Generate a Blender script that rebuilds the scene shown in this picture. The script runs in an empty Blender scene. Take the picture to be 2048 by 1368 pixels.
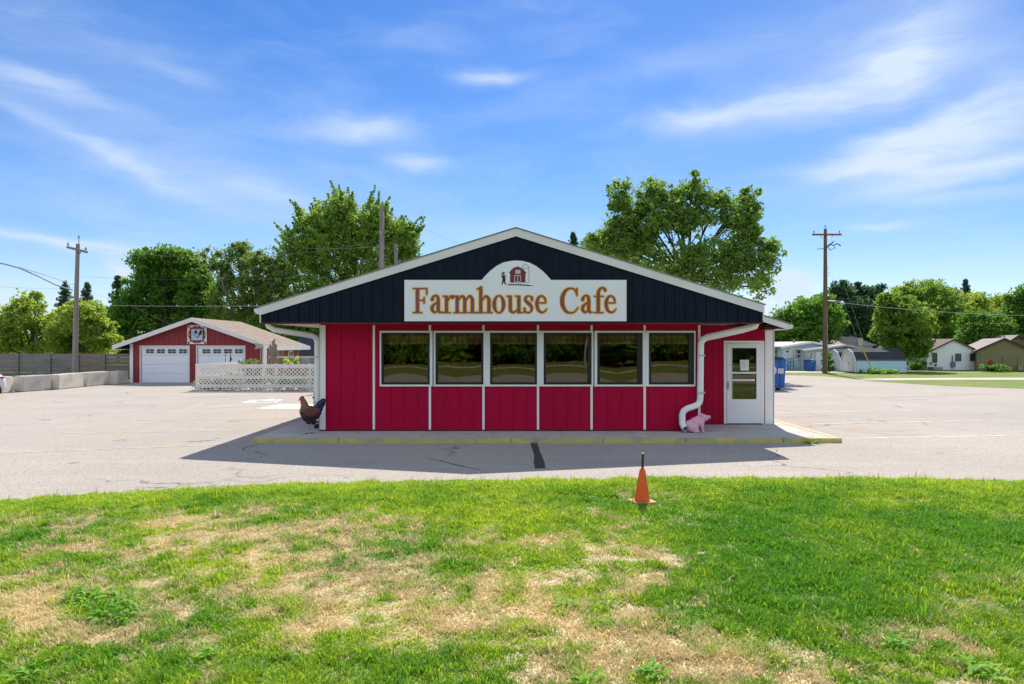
import bpy, bmesh, math, random
import numpy as np
from mathutils import Vector, Matrix

# ------------------------------------------------------------------ camera, sky, sun, exposure
SC = bpy.context.scene
COL = SC.collection
R = math.radians
F = 1365.0          # focal length in photo pixels (24 mm on a 36 mm wide sensor)
EYE = 2.2
HORIZON = 690.0

cam_d = bpy.data.cameras.new("camera")
cam_d.lens = 24.0
cam_d.sensor_width = 36.0
cam_d.shift_y = (HORIZON - 684.0) / 2048.0
cam_d.clip_end = 4000.0
cam_d.clip_start = 0.05
CAM = bpy.data.objects.new("camera", cam_d)
COL.objects.link(CAM)
CAM.location = (0, 0, EYE)
CAM.rotation_euler = (R(90), 0, 0)
SC.camera = CAM

SUN_EL = R(49.3)
SUN_AZ = R(11.0)      # clockwise from +Y (towards +X)
sd = bpy.data.lights.new("sun", 'SUN')
sd.energy = 4.6
sd.angle = R(0.55)
sd.color = (1.0, 0.94, 0.85)
SUN = bpy.data.objects.new("sun", sd)
COL.objects.link(SUN)
sun_dir = Vector((math.sin(SUN_AZ) * math.cos(SUN_EL), math.cos(SUN_AZ) * math.cos(SUN_EL), math.sin(SUN_EL)))
SUN.rotation_euler = (-sun_dir).to_track_quat('-Z', 'Y').to_euler()
SUN.location = (0, 0, 60)

SC.view_settings.view_transform = 'Standard'
SC.view_settings.look = 'None'
SC.view_settings.exposure = 0.55
SC.view_settings.gamma = 1.0
SC.render.film_transparent = False
SC.cycles.max_bounces = 7
SC.cycles.diffuse_bounces = 3
SC.cycles.glossy_bounces = 3
SC.cycles.transmission_bounces = 4
SC.cycles.transparent_max_bounces = 6
SC.cycles.caustics_reflective = False
SC.cycles.caustics_refractive = False
SC.cycles.sample_clamp_indirect = 4.0


class NT:
    """small helper round a node tree"""
    def __init__(s, tree):
        s.t = tree
        s.n = tree.nodes
        s.l = tree.links

    def new(s, kind, **kw):
        n = s.n.new(kind)
        for k, v in kw.items():
            setattr(n, k, v)
        return n

    def val(s, sock, v):
        if hasattr(v, 'is_output') or isinstance(v, bpy.types.NodeSocket):
            s.l.new(v, sock)
        else:
            sock.default_value = v

    def math(s, op, a, b=None, c=None, clamp=False):
        n = s.new('ShaderNodeMath', operation=op)
        n.use_clamp = clamp
        s.val(n.inputs[0], a)
        if b is not None:
            s.val(n.inputs[1], b)
        if c is not None:
            s.val(n.inputs[2], c)
        return n.outputs[0]

    def maprange(s, v, a, b, c=0.0, d=1.0, smooth=False):
        n = s.new('ShaderNodeMapRange')
        n.interpolation_type = 'SMOOTHSTEP' if smooth else 'LINEAR'
        s.val(n.inputs[0], v)
        for i, q in enumerate((a, b, c, d)):
            n.inputs[1 + i].default_value = q
        return n.outputs[0]

    def mix(s, f, a, b, mode='MIX'):
        n = s.new('ShaderNodeMix', data_type='RGBA', blend_type=mode)
        s.val(n.inputs[0], f)
        s.val(n.inputs[6], a)
        s.val(n.inputs[7], b)
        return n.outputs[2]

    def noise(s, vec, scale, detail=3.0, rough=0.55, dist=0.0):
        n = s.new('ShaderNodeTexNoise')
        if vec is not None:
            s.l.new(vec, n.inputs['Vector'])
        n.inputs['Scale'].default_value = scale
        n.inputs['Detail'].default_value = detail
        n.inputs['Roughness'].default_value = rough
        n.inputs['Distortion'].default_value = dist
        return n.outputs['Fac']

    def mapping(s, vec, loc=(0, 0, 0), rot=(0, 0, 0), scale=(1, 1, 1), kind='POINT'):
        n = s.new('ShaderNodeMapping', vector_type=kind)
        s.l.new(vec, n.inputs['Vector'])
        n.inputs['Location'].default_value = loc
        n.inputs['Rotation'].default_value = rot
        n.inputs['Scale'].default_value = scale
        return n.outputs[0]


def lin(r, g, b):
    def f(c):
        c /= 255.0
        return c / 12.92 if c <= 0.04045 else ((c + 0.055) / 1.055) ** 2.4
    return (f(r), f(g), f(b), 1.0)


def make_world():
    w = bpy.data.worlds.new("World")
    SC.world = w
    w.use_nodes = True
    N = NT(w.node_tree)
    N.n.clear()
    out = N.new('ShaderNodeOutputWorld')
    bg = N.new('ShaderNodeBackground')
    sky = N.new('ShaderNodeTexSky', sky_type='NISHITA')
    sky.sun_disc = False
    sky.sun_elevation = SUN_EL
    sky.sun_rotation = SUN_AZ
    sky.altitude = 300.0
    sky.air_density = 1.0
    sky.dust_density = 0.25
    sky.ozone_density = 2.2
    tc = N.new('ShaderNodeTexCoord')
    sep = N.new('ShaderNodeSeparateXYZ')
    N.l.new(tc.outputs['Generated'], sep.inputs[0])
    az = N.math('ARCTAN2', sep.outputs[0], sep.outputs[1])
    el = N.math('ARCSINE', sep.outputs[2])
    comb = N.new('ShaderNodeCombineXYZ')
    N.l.new(az, comb.inputs[0])
    N.l.new(el, comb.inputs[1])
    p = comb.outputs[0]
    # a deeper, clearer blue away from the horizon: the air of a dry summer day
    hs = N.new('ShaderNodeHueSaturation')
    hs.inputs['Saturation'].default_value = SKY_SAT
    hs.inputs['Hue'].default_value = SKY_HUE
    hs.inputs['Value'].default_value = 1.0
    N.l.new(sky.outputs[0], hs.inputs['Color'])
    skyc = N.mix(1.0, hs.outputs[0], SKY_TINT, 'MULTIPLY')

    # wisps of cirrus at their own bearing and height
    d1 = N.noise(N.mapping(p, scale=(3, 6, 1)), 2.0, 2.0, 0.5)
    d2 = N.noise(N.mapping(p, loc=(7.3, 2.1, 0), scale=(3, 6, 1)), 2.0, 3.0, 0.6)
    dv = N.new('ShaderNodeCombineXYZ')
    N.l.new(N.math('MULTIPLY', N.math('SUBTRACT', d1, 0.5), 0.12), dv.inputs[0])
    N.l.new(N.math('MULTIPLY', N.math('SUBTRACT', d2, 0.5), 0.05), dv.inputs[1])
    add = N.new('ShaderNodeVectorMath', operation='ADD')
    N.l.new(p, add.inputs[0])
    N.l.new(dv.outputs[0], add.inputs[1])
    pw = add.outputs[0]
    total = None
    streaks = []
    for q, rot in enumerate((-14, 2, 20)):   # streaks that run along the wisps
        st = N.noise(N.mapping(pw, loc=(q * 3.1, q * 1.7, 0), rot=(0, 0, R(-rot)), scale=(6, 44, 1)), 1.0, 8.0, 0.66, 0.5)
        streaks.append(N.maprange(st, 0.24, 0.76, 0.50, 1.28))
    puff = N.maprange(N.noise(N.mapping(pw, scale=(30, 42, 1)), 1.0, 5.0, 0.6), 0.3, 0.6, 0.35, 1.5)
    for (x, y, a, b, rot, amp) in CLOUDS:
        az0 = math.atan((x - 1024) / F)
        el0 = math.atan((HORIZON - y) / F * math.cos(az0))
        k = math.cos(az0) ** 1.5 / F
        m = N.mapping(pw, loc=(az0, el0, 0), rot=(0, 0, R(rot)), scale=(a * k, b * k, 1), kind='TEXTURE')
        ln = N.new('ShaderNodeVectorMath', operation='LENGTH')
        N.l.new(m, ln.inputs[0])
        g = N.math('EXPONENT', N.math('MULTIPLY', N.math('MULTIPLY', ln.outputs['Value'], ln.outputs['Value']), -1.6))
        st = streaks[min(range(3), key=lambda q: abs((-14, 2, 20)[q] - rot))]
        if amp > .85:      # heaped cloud low on the horizon: no streaks
            st = puff
        c = N.math('MULTIPLY', N.math('MULTIPLY', g, st), amp)
        total = c if total is None else N.math('ADD', total, c)
    veil = N.noise(N.mapping(pw, rot=(0, 0, R(12)), scale=(1.6, 5.5, 1)), 2.2, 6.0, 0.6, 0.4)
    veil = N.math('MULTIPLY', N.maprange(veil, 0.42, 0.80, 0.0, 1.0, True), 0.24)
    total = N.math('ADD', total, veil)
    # unseen bright cloud sheet overhead and behind the viewer, added to lift the shade
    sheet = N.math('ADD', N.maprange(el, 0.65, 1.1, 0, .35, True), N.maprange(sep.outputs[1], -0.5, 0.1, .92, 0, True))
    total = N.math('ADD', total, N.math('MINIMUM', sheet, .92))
    # haze that whitens the lowest few degrees
    low = N.math('EXPONENT', N.math('MULTIPLY', N.math('ABSOLUTE', el), -5.5))
    total = N.math('ADD', total, N.math('MULTIPLY', low, SKY_HAZE))
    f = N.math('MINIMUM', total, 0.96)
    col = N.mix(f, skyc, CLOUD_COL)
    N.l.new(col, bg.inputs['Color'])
    bg.inputs['Strength'].default_value = 0.10
    N.l.new(bg.outputs[0], out.inputs[0])


SKY_SAT, SKY_HUE = 1.40, 0.503
SKY_TINT = (0.79, 0.815, 0.95, 1.0)
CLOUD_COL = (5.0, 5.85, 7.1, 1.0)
SKY_HAZE = 0.34
CLOUDS = [
    (985, 150, 95, 20, 0, .62), (735, 258, 105, 27, 4, .62), (825, 318, 70, 22, -6, .55),
    (210, 300, 330, 19, -21, .28), (330, 350, 340, 60, -18, .20), (560, 390, 200, 36, -14, .25),
    (130, 190, 210, 26, -11, .28), (60, 150, 160, 30, -12, .22), (350, 145, 110, 20, -8, .2), (100, 60, 420, 130, -10, .20), (430, 330, 460, 110, -8, .16), (1750, 60, 420, 160, 15, .22),
    (1420, 228, 150, 26, 3, .55), (1560, 215, 200, 44, 10, .45), (1740, 150, 210, 80, 22, .45), (1860, 90, 150, 90, 40, .45),
    (1930, 265, 280, 70, 12, .80), (1780, 290, 260, 38, 16, .5), (1900, 352, 240, 28, 4, .60), (1980, 120, 160, 80, 10, .3), (1760, 335, 240, 20, -3, .42),
    (1930, 390, 150, 18, -4, .35),
    (80, 485, 260, 18, -5, .55), (300, 510, 200, 16, -4, .28), (1745, 453, 85, 13, 2, .42),
    (1578, 572, 50, 26, 3, 1.3), (1560, 605, 70, 34, 0, 1.0), (258, 541, 34, 17, 12, .9), (10, 610, 60, 40, 0, .5),
    (840, 86, 130, 26, 0, .22), (1340, 120, 260, 40, 10, .16), (1000, 480, 300, 40, -6, .18),
]
make_world()


# ------------------------------------------------------------------ helpers
def gp(px, py, z=0.0):
    """point of the plane at height z that the photo shows at (px, py)"""
    Y = F * (EYE - z) / (py - HORIZON)
    return ((px - 1024.0) / F * Y, Y)


def PX(px, Y):
    return (px - 1024.0) / F * Y


def PZ(py, Y):
    return EYE + (HORIZON - py) / F * Y


def tag(o, label=None, cat=None, group=None, kind=None):
    if label:
        o["label"] = label
    if cat:
        o["category"] = cat
    if group:
        o["group"] = group
    if kind:
        o["kind"] = kind
    return o


ORG = {}


def thing(name, label, cat, loc=(0, 0, 0), rotz=0.0, group=None):
    o = bpy.data.objects.new(name, None)
    o.empty_display_size = 0.2
    COL.objects.link(o)
    o.location = loc
    o.rotation_euler = (0, 0, rotz)
    ORG[o.name] = Vector(loc)
    return tag(o, label, cat, group)


def kids(o):
    return [c for c in bpy.data.objects if c.parent == o]


def copy_tree(o, parent=None):
    ch = kids(o)
    c = o.copy()
    COL.objects.link(c)
    if parent is not None:
        c.parent = parent
    for k in ch:
        copy_tree(k, c)
    return c


class MB:
    """collects shapes; build() links them as ONE mesh object"""
    def __init__(s):
        s.v = []
        s.f = []

    def add(s, vs, fs):
        b = len(s.v)
        s.v += [tuple(q) for q in vs]
        s.f += [tuple(i + b for i in q) for q in fs]
        return s

    def box(s, x0, x1, y0, y1, z0, z1):
        vs = [(x, y, z) for x in (x0, x1) for y in (y0, y1) for z in (z0, z1)]
        fs = [(0, 1, 3, 2), (4, 6, 7, 5), (0, 4, 5, 1), (2, 3, 7, 6), (0, 2, 6, 4), (1, 5, 7, 3)]
        return s.add(vs, fs)

    def rbox(s, c, size, rot=(0, 0, 0)):
        from mathutils import Euler
        M = Euler(rot).to_matrix()
        h = Vector(size) / 2
        vs = [Vector(c) + M @ Vector((x * h.x, y * h.y, z * h.z)) for x in (-1, 1) for y in (-1, 1) for z in (-1, 1)]
        fs = [(0, 1, 3, 2), (4, 6, 7, 5), (0, 4, 5, 1), (2, 3, 7, 6), (0, 2, 6, 4), (1, 5, 7, 3)]
        return s.add(vs, fs)

    def prism(s, poly, a0, a1, axis='y'):
        """poly in the two other axes (x,z for y; y,z for x; x,y for z), extruded a0..a1"""
        n = len(poly)

        def P(u, v, a):
            return (u, a, v) if axis == 'y' else ((a, u, v) if axis == 'x' else (u, v, a))
        vs = [P(u, v, a0) for u, v in poly] + [P(u, v, a1) for u, v in poly]
        fs = [tuple(range(n)), tuple(range(2 * n - 1, n - 1, -1))]
        fs += [(i, i + n, (i + 1) % n + n, (i + 1) % n) for i in range(n)]
        return s.add(vs, fs)

    def quad(s, *p):
        return s.add(p, [tuple(range(len(p)))])

    def tube(s, pts, rad, seg=10, cap=True, sq=1.0):
        pts = [Vector(p) for p in pts]
        n = len(pts)
        if not hasattr(rad, '__len__'):
            rad = [rad] * n
        tang = []
        for i in range(n):
            a = pts[max(i - 1, 0)]
            b = pts[min(i + 1, n - 1)]
            t = (b - a)
            tang.append(t.normalized() if t.length > 1e-9 else Vector((0, 0, 1)))
        up = Vector((0, 0, 1)) if abs(tang[0].z) < 0.9 else Vector((1, 0, 0))
        u = tang[0].cross(up).normalized()
        vs = []
        for i in range(n):
            t = tang[i]
            u = (u - t * u.dot(t))
            u = u.normalized() if u.length > 1e-6 else t.orthogonal().normalized()
            w = t.cross(u)
            for k in range(seg):
                a = 2 * math.pi * (k + 0.5) / seg
                c, q = math.cos(a), math.sin(a)
                c = math.copysign(abs(c) ** sq, c)
                q = math.copysign(abs(q) ** sq, q)
                vs.append(pts[i] + (u * c + w * q) * rad[i])
        fs = []
        for i in range(n - 1):
            for k in range(seg):
                k2 = (k + 1) % seg
                fs.append((i * seg + k, i * seg + k2, (i + 1) * seg + k2, (i + 1) * seg + k))
        if cap:
            fs.append(tuple(range(seg - 1, -1, -1)))
            fs.append(tuple((n - 1) * seg + k for k in range(seg)))
        return s.add(vs, fs)

    def lathe(s, c, prof, seg=20):
        vs, fs = [], []
        for (r, z) in prof:
            for k in range(seg):
                a = 2 * math.pi * k / seg
                vs.append((c[0] + r * math.cos(a), c[1] + r * math.sin(a), c[2] + z))
        for i in range(len(prof) - 1):
            for k in range(seg):
                k2 = (k + 1) % seg
                fs.append((i * seg + k, i * seg + k2, (i + 1) * seg + k2, (i + 1) * seg + k))
        fs.append(tuple(range(seg - 1, -1, -1)))
        fs.append(tuple((len(prof) - 1) * seg + k for k in range(seg)))
        return s.add(vs, fs)

    def ellipsoid(s, c, r, seg=14, rings=9, rot=(0, 0, 0)):
        from mathutils import Euler
        M = Euler(rot).to_matrix()
        vs, fs = [], []
        for i in range(rings + 1):
            th = math.pi * i / rings
            for k in range(seg):
                a = 2 * math.pi * k / seg
                vs.append(Vector(c) + M @ Vector((r[0] * math.sin(th) * math.cos(a), r[1] * math.sin(th) * math.sin(a), r[2] * math.cos(th))))
        for i in range(rings):
            for k in range(seg):
                k2 = (k + 1) % seg
                fs.append((i * seg + k, (i + 1) * seg + k, (i + 1) * seg + k2, i * seg + k2))
        return s.add(vs, fs)

    def build(s, name, m, parent=None, smooth=False, bevel=0.0, local=False, clean=True):
        me = bpy.data.meshes.new(name)
        o0 = Vector((0, 0, 0))
        if parent is not None and not local:
            q = parent
            while q.parent is not None:
                q = q.parent
            o0 = ORG.get(q.name, o0)
        me.from_pydata([(v[0] - o0.x, v[1] - o0.y, v[2] - o0.z) for v in s.v], [], s.f)
        if clean:
            bm = bmesh.new()
            bm.from_mesh(me)
            if bevel > 0:
                bmesh.ops.remove_doubles(bm, verts=bm.verts, dist=1e-5)
                es = [e for e in bm.edges if len(e.link_faces) == 2 and e.calc_face_angle(0) > 0.6]
                bmesh.ops.bevel(bm, geom=es, offset=bevel, segments=2, affect='EDGES', clamp_overlap=True)
            bmesh.ops.recalc_face_normals(bm, faces=bm.faces)
            bm.to_mesh(me)
            bm.free()
        me.materials.append(m)
        if smooth:
            me.polygons.foreach_set('use_smooth', [True] * len(me.polygons))
            try:
                me.set_sharp_from_angle(angle=R(42))
            except Exception:
                pass
        o = bpy.data.objects.new(name, me)
        COL.objects.link(o)
        if parent is not None:
            o.parent = parent
        return o


def fast_mesh(name, V, Fc, m, parent=None, attrs=None, smooth=False):
    """V (n,3) float, Fc (f,k) int; attrs name -> (n,) float"""
    me = bpy.data.meshes.new(name)
    n, (f, k) = len(V), Fc.shape
    me.vertices.add(n)
    me.vertices.foreach_set('co', np.ascontiguousarray(V, dtype=np.float32).ravel())
    me.loops.add(f * k)
    me.loops.foreach_set('vertex_index', np.ascontiguousarray(Fc, dtype=np.int32).ravel())
    me.polygons.add(f)
    me.polygons.foreach_set('loop_start', np.arange(0, f * k, k, dtype=np.int32))
    if smooth:
        me.polygons.foreach_set('use_smooth', np.ones(f, dtype=bool))
    for a, d in (attrs or {}).items():
        at = me.attributes.new(a, 'FLOAT', 'POINT')
        at.data.foreach_set('value', np.ascontiguousarray(d, dtype=np.float32))
    me.update(calc_edges=True)
    me.materials.append(m)
    o = bpy.data.objects.new(name, me)
    COL.objects.link(o)
    if parent is not None:
        o.parent = parent
    return o


# ------------------------------------------------------------------ materials
MATS = {}


def mat(name, c1, c2=None, rough=0.6, scale=3.0, detail=4.0, lo=0.35, hi=0.65, bump=0.0, bscale=40.0, metallic=0.0,
        spec=0.4, stretch=(1, 1, 1), dirt=None, dscale=1.2, dlo=0.55, dhi=0.8, damt=0.6, fine=0.0, fscale=90.0):
    if name in MATS:
        return MATS[name]
    m = bpy.data.materials.new(name)
    m.use_nodes = True
    N = NT(m.node_tree)
    b = N.n['Principled BSDF']
    tc = N.new('ShaderNodeTexCoord')
    v = N.mapping(tc.outputs['Object'], scale=stretch)
    c1 = tuple(c1) + ((1.0,) if len(c1) == 3 else ())
    if c2 is None:
        c2 = tuple(min(1, q * 0.86) for q in c1[:3]) + (1.0,)
    c2 = tuple(c2) + ((1.0,) if len(c2) == 3 else ())
    f = N.maprange(N.noise(v, scale, detail), lo, hi, 0, 1)
    col = N.mix(f, c1, c2)
    if dirt is not None:
        d = N.maprange(N.noise(v, dscale, 6.0, 0.65, 0.3), dlo, dhi, 0, damt, True)
        col = N.mix(d, col, tuple(dirt) + (1.0,))
    if fine:
        q = N.maprange(N.noise(tc.outputs['Object'], fscale, 2.0), 0.3, 0.7, 1 - fine, 1 + fine)
        mm = N.new('ShaderNodeVectorMath', operation='SCALE')
        N.l.new(col, mm.inputs[0])
        N.l.new(q, mm.inputs['Scale'])
        col = mm.outputs[0]
    N.l.new(col, b.inputs['Base Color'])
    b.inputs['Roughness'].default_value = rough
    b.inputs['Metallic'].default_value = metallic
    b.inputs['Specular IOR Level'].default_value = spec
    if bump > 0:
        bn = N.new('ShaderNodeBump')
        bn.inputs['Strength'].default_value = bump
        bn.inputs['Distance'].default_value = 0.02
        N.l.new(N.noise(v, bscale, 4.0), bn.inputs['Height'])
        N.l.new(bn.outputs[0], b.inputs['Normal'])
    MATS[name] = m
    return m


LEAF_GAIN = 2.1


def leaf_mat(name, dark, light, trans=0.45, rough=0.6):
    if name in MATS:
        return MATS[name]
    m = bpy.data.materials.new(name)
    m.use_nodes = True
    N = NT(m.node_tree)
    b = N.n['Principled BSDF']
    out = N.n['Material Output']
    at = N.new('ShaderNodeAttribute', attribute_name='tint')
    dark, light = tuple(min(.6, LEAF_GAIN * q) for q in dark), tuple(min(.6, LEAF_GAIN * q) for q in light)
    col = N.mix(at.outputs['Fac'], dark + (1,), light + (1,))
    N.l.new(col, b.inputs['Base Color'])
    b.inputs['Roughness'].default_value = rough
    b.inputs['Specular IOR Level'].default_value = 0.22
    tr = N.new('ShaderNodeBsdfTranslucent')
    hs = N.new('ShaderNodeHueSaturation')
    hs.inputs['Hue'].default_value = 0.478
    hs.inputs['Saturation'].default_value = 1.02
    hs.inputs['Value'].default_value = 1.7
    N.l.new(col, hs.inputs['Color'])
    N.l.new(hs.outputs[0], tr.inputs['Color'])
    mx = N.new('ShaderNodeMixShader')
    mx.inputs[0].default_value = trans
    N.l.new(b.outputs[0], mx.inputs[1])
    N.l.new(tr.outputs[0], mx.inputs[2])
    N.l.new(mx.outputs[0], out.inputs[0])
    MATS[name] = m
    return m


WHITE = mat('white_trim_paint', (.86, .86, .86), (.80, .81, .82), rough=.45, scale=2, dirt=(.45, .42, .36), dscale=2.2, dlo=.62, damt=.35)
WHITE2 = mat('white_metal_fascia', (.72, .71, .70), (.66, .65, .64), rough=.4, scale=1.5, dirt=(.4, .37, .32), dscale=2.0, dlo=.6, damt=.3)
RED = mat('red_metal_siding', (.45, .004, .046), (.40, .004, .043), rough=.5, scale=1.2, dirt=(.29, .006, .040), dscale=1.7, dlo=.55, damt=.45, spec=.10, stretch=(1, 1, .22), fine=.05, fscale=9)
NAVY = mat('navy_metal_siding', (.0075, .0145, .031), (.006, .0115, .025), rough=.55, scale=1.3, spec=.12)
BLACK = mat('black_aluminium', (.012, .013, .016), rough=.4)
DARKRED = mat('dark_red_trim', (.10, .008, .015), rough=.5)
CONC = mat('pale_concrete', (.50, .47, .43), (.42, .40, .37), rough=.9, scale=2.5, bump=.15, bscale=60, dirt=(.25, .23, .2), dscale=1.5, dlo=.58, damt=.5, fine=.12, fscale=70)

# ------------------------------------------------------------------ ground, lot, lawn
def vnoise(x, y, scale, seed):
    rs = np.random.RandomState(seed)
    T = rs.rand(128, 128)
    u, v = x / scale, y / scale
    i, j = np.floor(u).astype(int), np.floor(v).astype(int)
    a, b = u - i, v - j
    a, b = a * a * (3 - 2 * a), b * b * (3 - 2 * b)
    i0, j0, i1, j1 = i % 128, j % 128, (i + 1) % 128, (j + 1) % 128
    return (T[i0, j0] * (1 - a) + T[i1, j0] * a) * (1 - b) + (T[i0, j1] * (1 - a) + T[i1, j1] * a) * b


def fbm(x, y, scale, seed, octs=4, gain=0.55):
    t, amp, s = 0, 1.0, 0.0
    for k in range(octs):
        t = t + amp * vnoise(x + 17.3 * k, y - 9.1 * k, scale / 2 ** k, seed + k)
        s += amp
        amp *= gain
    return t / s


EX = np.array([-40, -14, -9.5, -7.26, -6.14, -4.87, -3.43, -0.2, 2.2, 5.68, 8.4, 12, 40])
EY = np.array([2.0, 6.9, 8.75, 9.69, 10.18, 10.65, 11.0, 11.3, 11.5, 11.46, 11.2, 10.7, 6.0])


def lawn_edge(x):
    return np.interp(x, EX, EY) * .968


def lawn_z(x, y):
    d = lawn_edge(x) - y
    s = np.clip(d / 1.1, 0, 1)
    s = s * s * (3 - 2 * s)
    z = 0.012 + 0.10 * s - 0.018 * np.clip(d - 1.4, 0, 6)
    return z + 0.018 * (fbm(x, y, 1.1, 5) - 0.5) * np.clip(d / 0.5, 0, 1)


DRY = [  # photo position, half sizes, amount of dead straw (negative = lush)
    (300, 1150, 330, 90, .75), (600, 1080, 260, 60, .45), (480, 1120, 330, 70, .5), (60, 1280, 190, 90, .7), (300, 1260, 260, 60, .45),
    (880, 1170, 190, 60, .6), (700, 1260, 260, 80, .5), (1010, 1240, 220, 70, .65), (1220, 1110, 130, 60, .65), (1230, 1170, 180, 60, .6),
    (1130, 1270, 190, 60, .6), (1330, 1290, 200, 60, .5), (1390, 1160, 130, 30, .5), (1500, 1340, 250, 50, .5), (1870, 1300, 150, 60, .6),
    (1990, 1200, 70, 50, .4), (1300, 1002, 55, 16, .8), (1250, 1330, 230, 50, .4), (1050, 1340, 200, 40, .45),
    (330, 1050, 180, 22, .3), (1000, 1090, 160, 40, .25),
    (1700, 1090, 330, 100, -.75), (1500, 1040, 200, 50, -.6), (1650, 1190, 230, 60, -.55), (1450, 1110, 120, 50, -.4), (1950, 1100, 220, 90, -.5),
    (60, 1090, 150, 40, -.4), (700, 1000, 700, 34, -.55), (760, 1170, 110, 40, -.3), (560, 1330, 300, 46, -.4), (220, 1330, 220, 30, -.3),
    (200, 1195, 60, 26, -.9), (240, 1225, 50, 18, -.8), (680, 1110, 90, 30, -.35), (840, 1110, 110, 44, -.4), (1010, 1020, 180, 34, -.4), (1400, 1215, 60, 40, -.3),
    (1900, 1340, 90, 26, -.4), (780, 1330, 120, 30, -.35)]


def lushness(x, y):
    Y = np.maximum(y, 1.5)
    px, py = 1024 + x / Y * F, HORIZON + F * (EYE - 0.06) / Y
    s = 0
    for (a, b, ra, rb, k) in DRY:
        if k < 0 and b > 1030:
            s = s - k * np.exp(-(((px - a) / ra) ** 2 + ((py - b) / rb) ** 2))
    return np.clip(s, 0, 1.2)


def dryness(x, y):
    Y = np.maximum(y, 1.5)
    px = 1024 + x / Y * F
    py = HORIZON + F * (EYE - 0.06) / Y
    wx = (fbm(x, y, 0.9, 41) - .5) * 160
    wy = (fbm(x, y, 0.9, 61) - .5) * 90
    d = np.full(np.shape(x), 0.06)
    for (a, b, ra, rb, k) in DRY:
        q = ((px + wx - a) / ra) ** 2 + ((py + wy - b) / rb) ** 2
        d = d + .66 * k * np.exp(-q * 1.1)
    d = d + 1.5 * (fbm(x, y, 0.8, 21, 5, .62) - 0.5) + 2.5 * (fbm(x, y, 0.22, 77, 4, .62) - .5)
    edge = np.clip((lawn_edge(x) - y - 0.5) / 1.4, 0, 1)
    d = d - .7 * (1 - edge)
    return np.clip(d, 0, 1)


def grass_shader(name, green1, green2, straw, soil_like=False):
    m = bpy.data.materials.new(name)
    m.use_nodes = True
    N = NT(m.node_tree)
    b = N.n['Principled BSDF']
    out = N.n['Material Output']
    dry = N.new('ShaderNodeAttribute', attribute_name='dry').outputs['Fac']
    tint = N.new('ShaderNodeAttribute', attribute_name='tint').outputs['Fac']
    g = N.mix(tint, green1, green2)
    st = N.mix(tint, straw, tuple(q * 1.25 for q in straw[:3]) + (1,))
    col = N.mix(dry, g, st)
    N.l.new(col, b.inputs['Base Color'])
    b.inputs['Roughness'].default_value = 0.55
    b.inputs['Specular IOR Level'].default_value = 0.3
    if not soil_like:
        tr = N.new('ShaderNodeBsdfTranslucent')
        hs = N.new('ShaderNodeHueSaturation')
        hs.inputs['Value'].default_value = 1.5
        hs.inputs['Hue'].default_value = 0.495
        N.l.new(col, hs.inputs['Color'])
        N.l.new(hs.outputs[0], tr.inputs['Color'])
        mx = N.new('ShaderNodeMixShader')
        mx.inputs[0].default_value = 0.45
        N.l.new(b.outputs[0], mx.inputs[1])
        N.l.new(tr.outputs[0], mx.inputs[2])
        N.l.new(mx.outputs[0], out.inputs[0])
    return m


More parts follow.
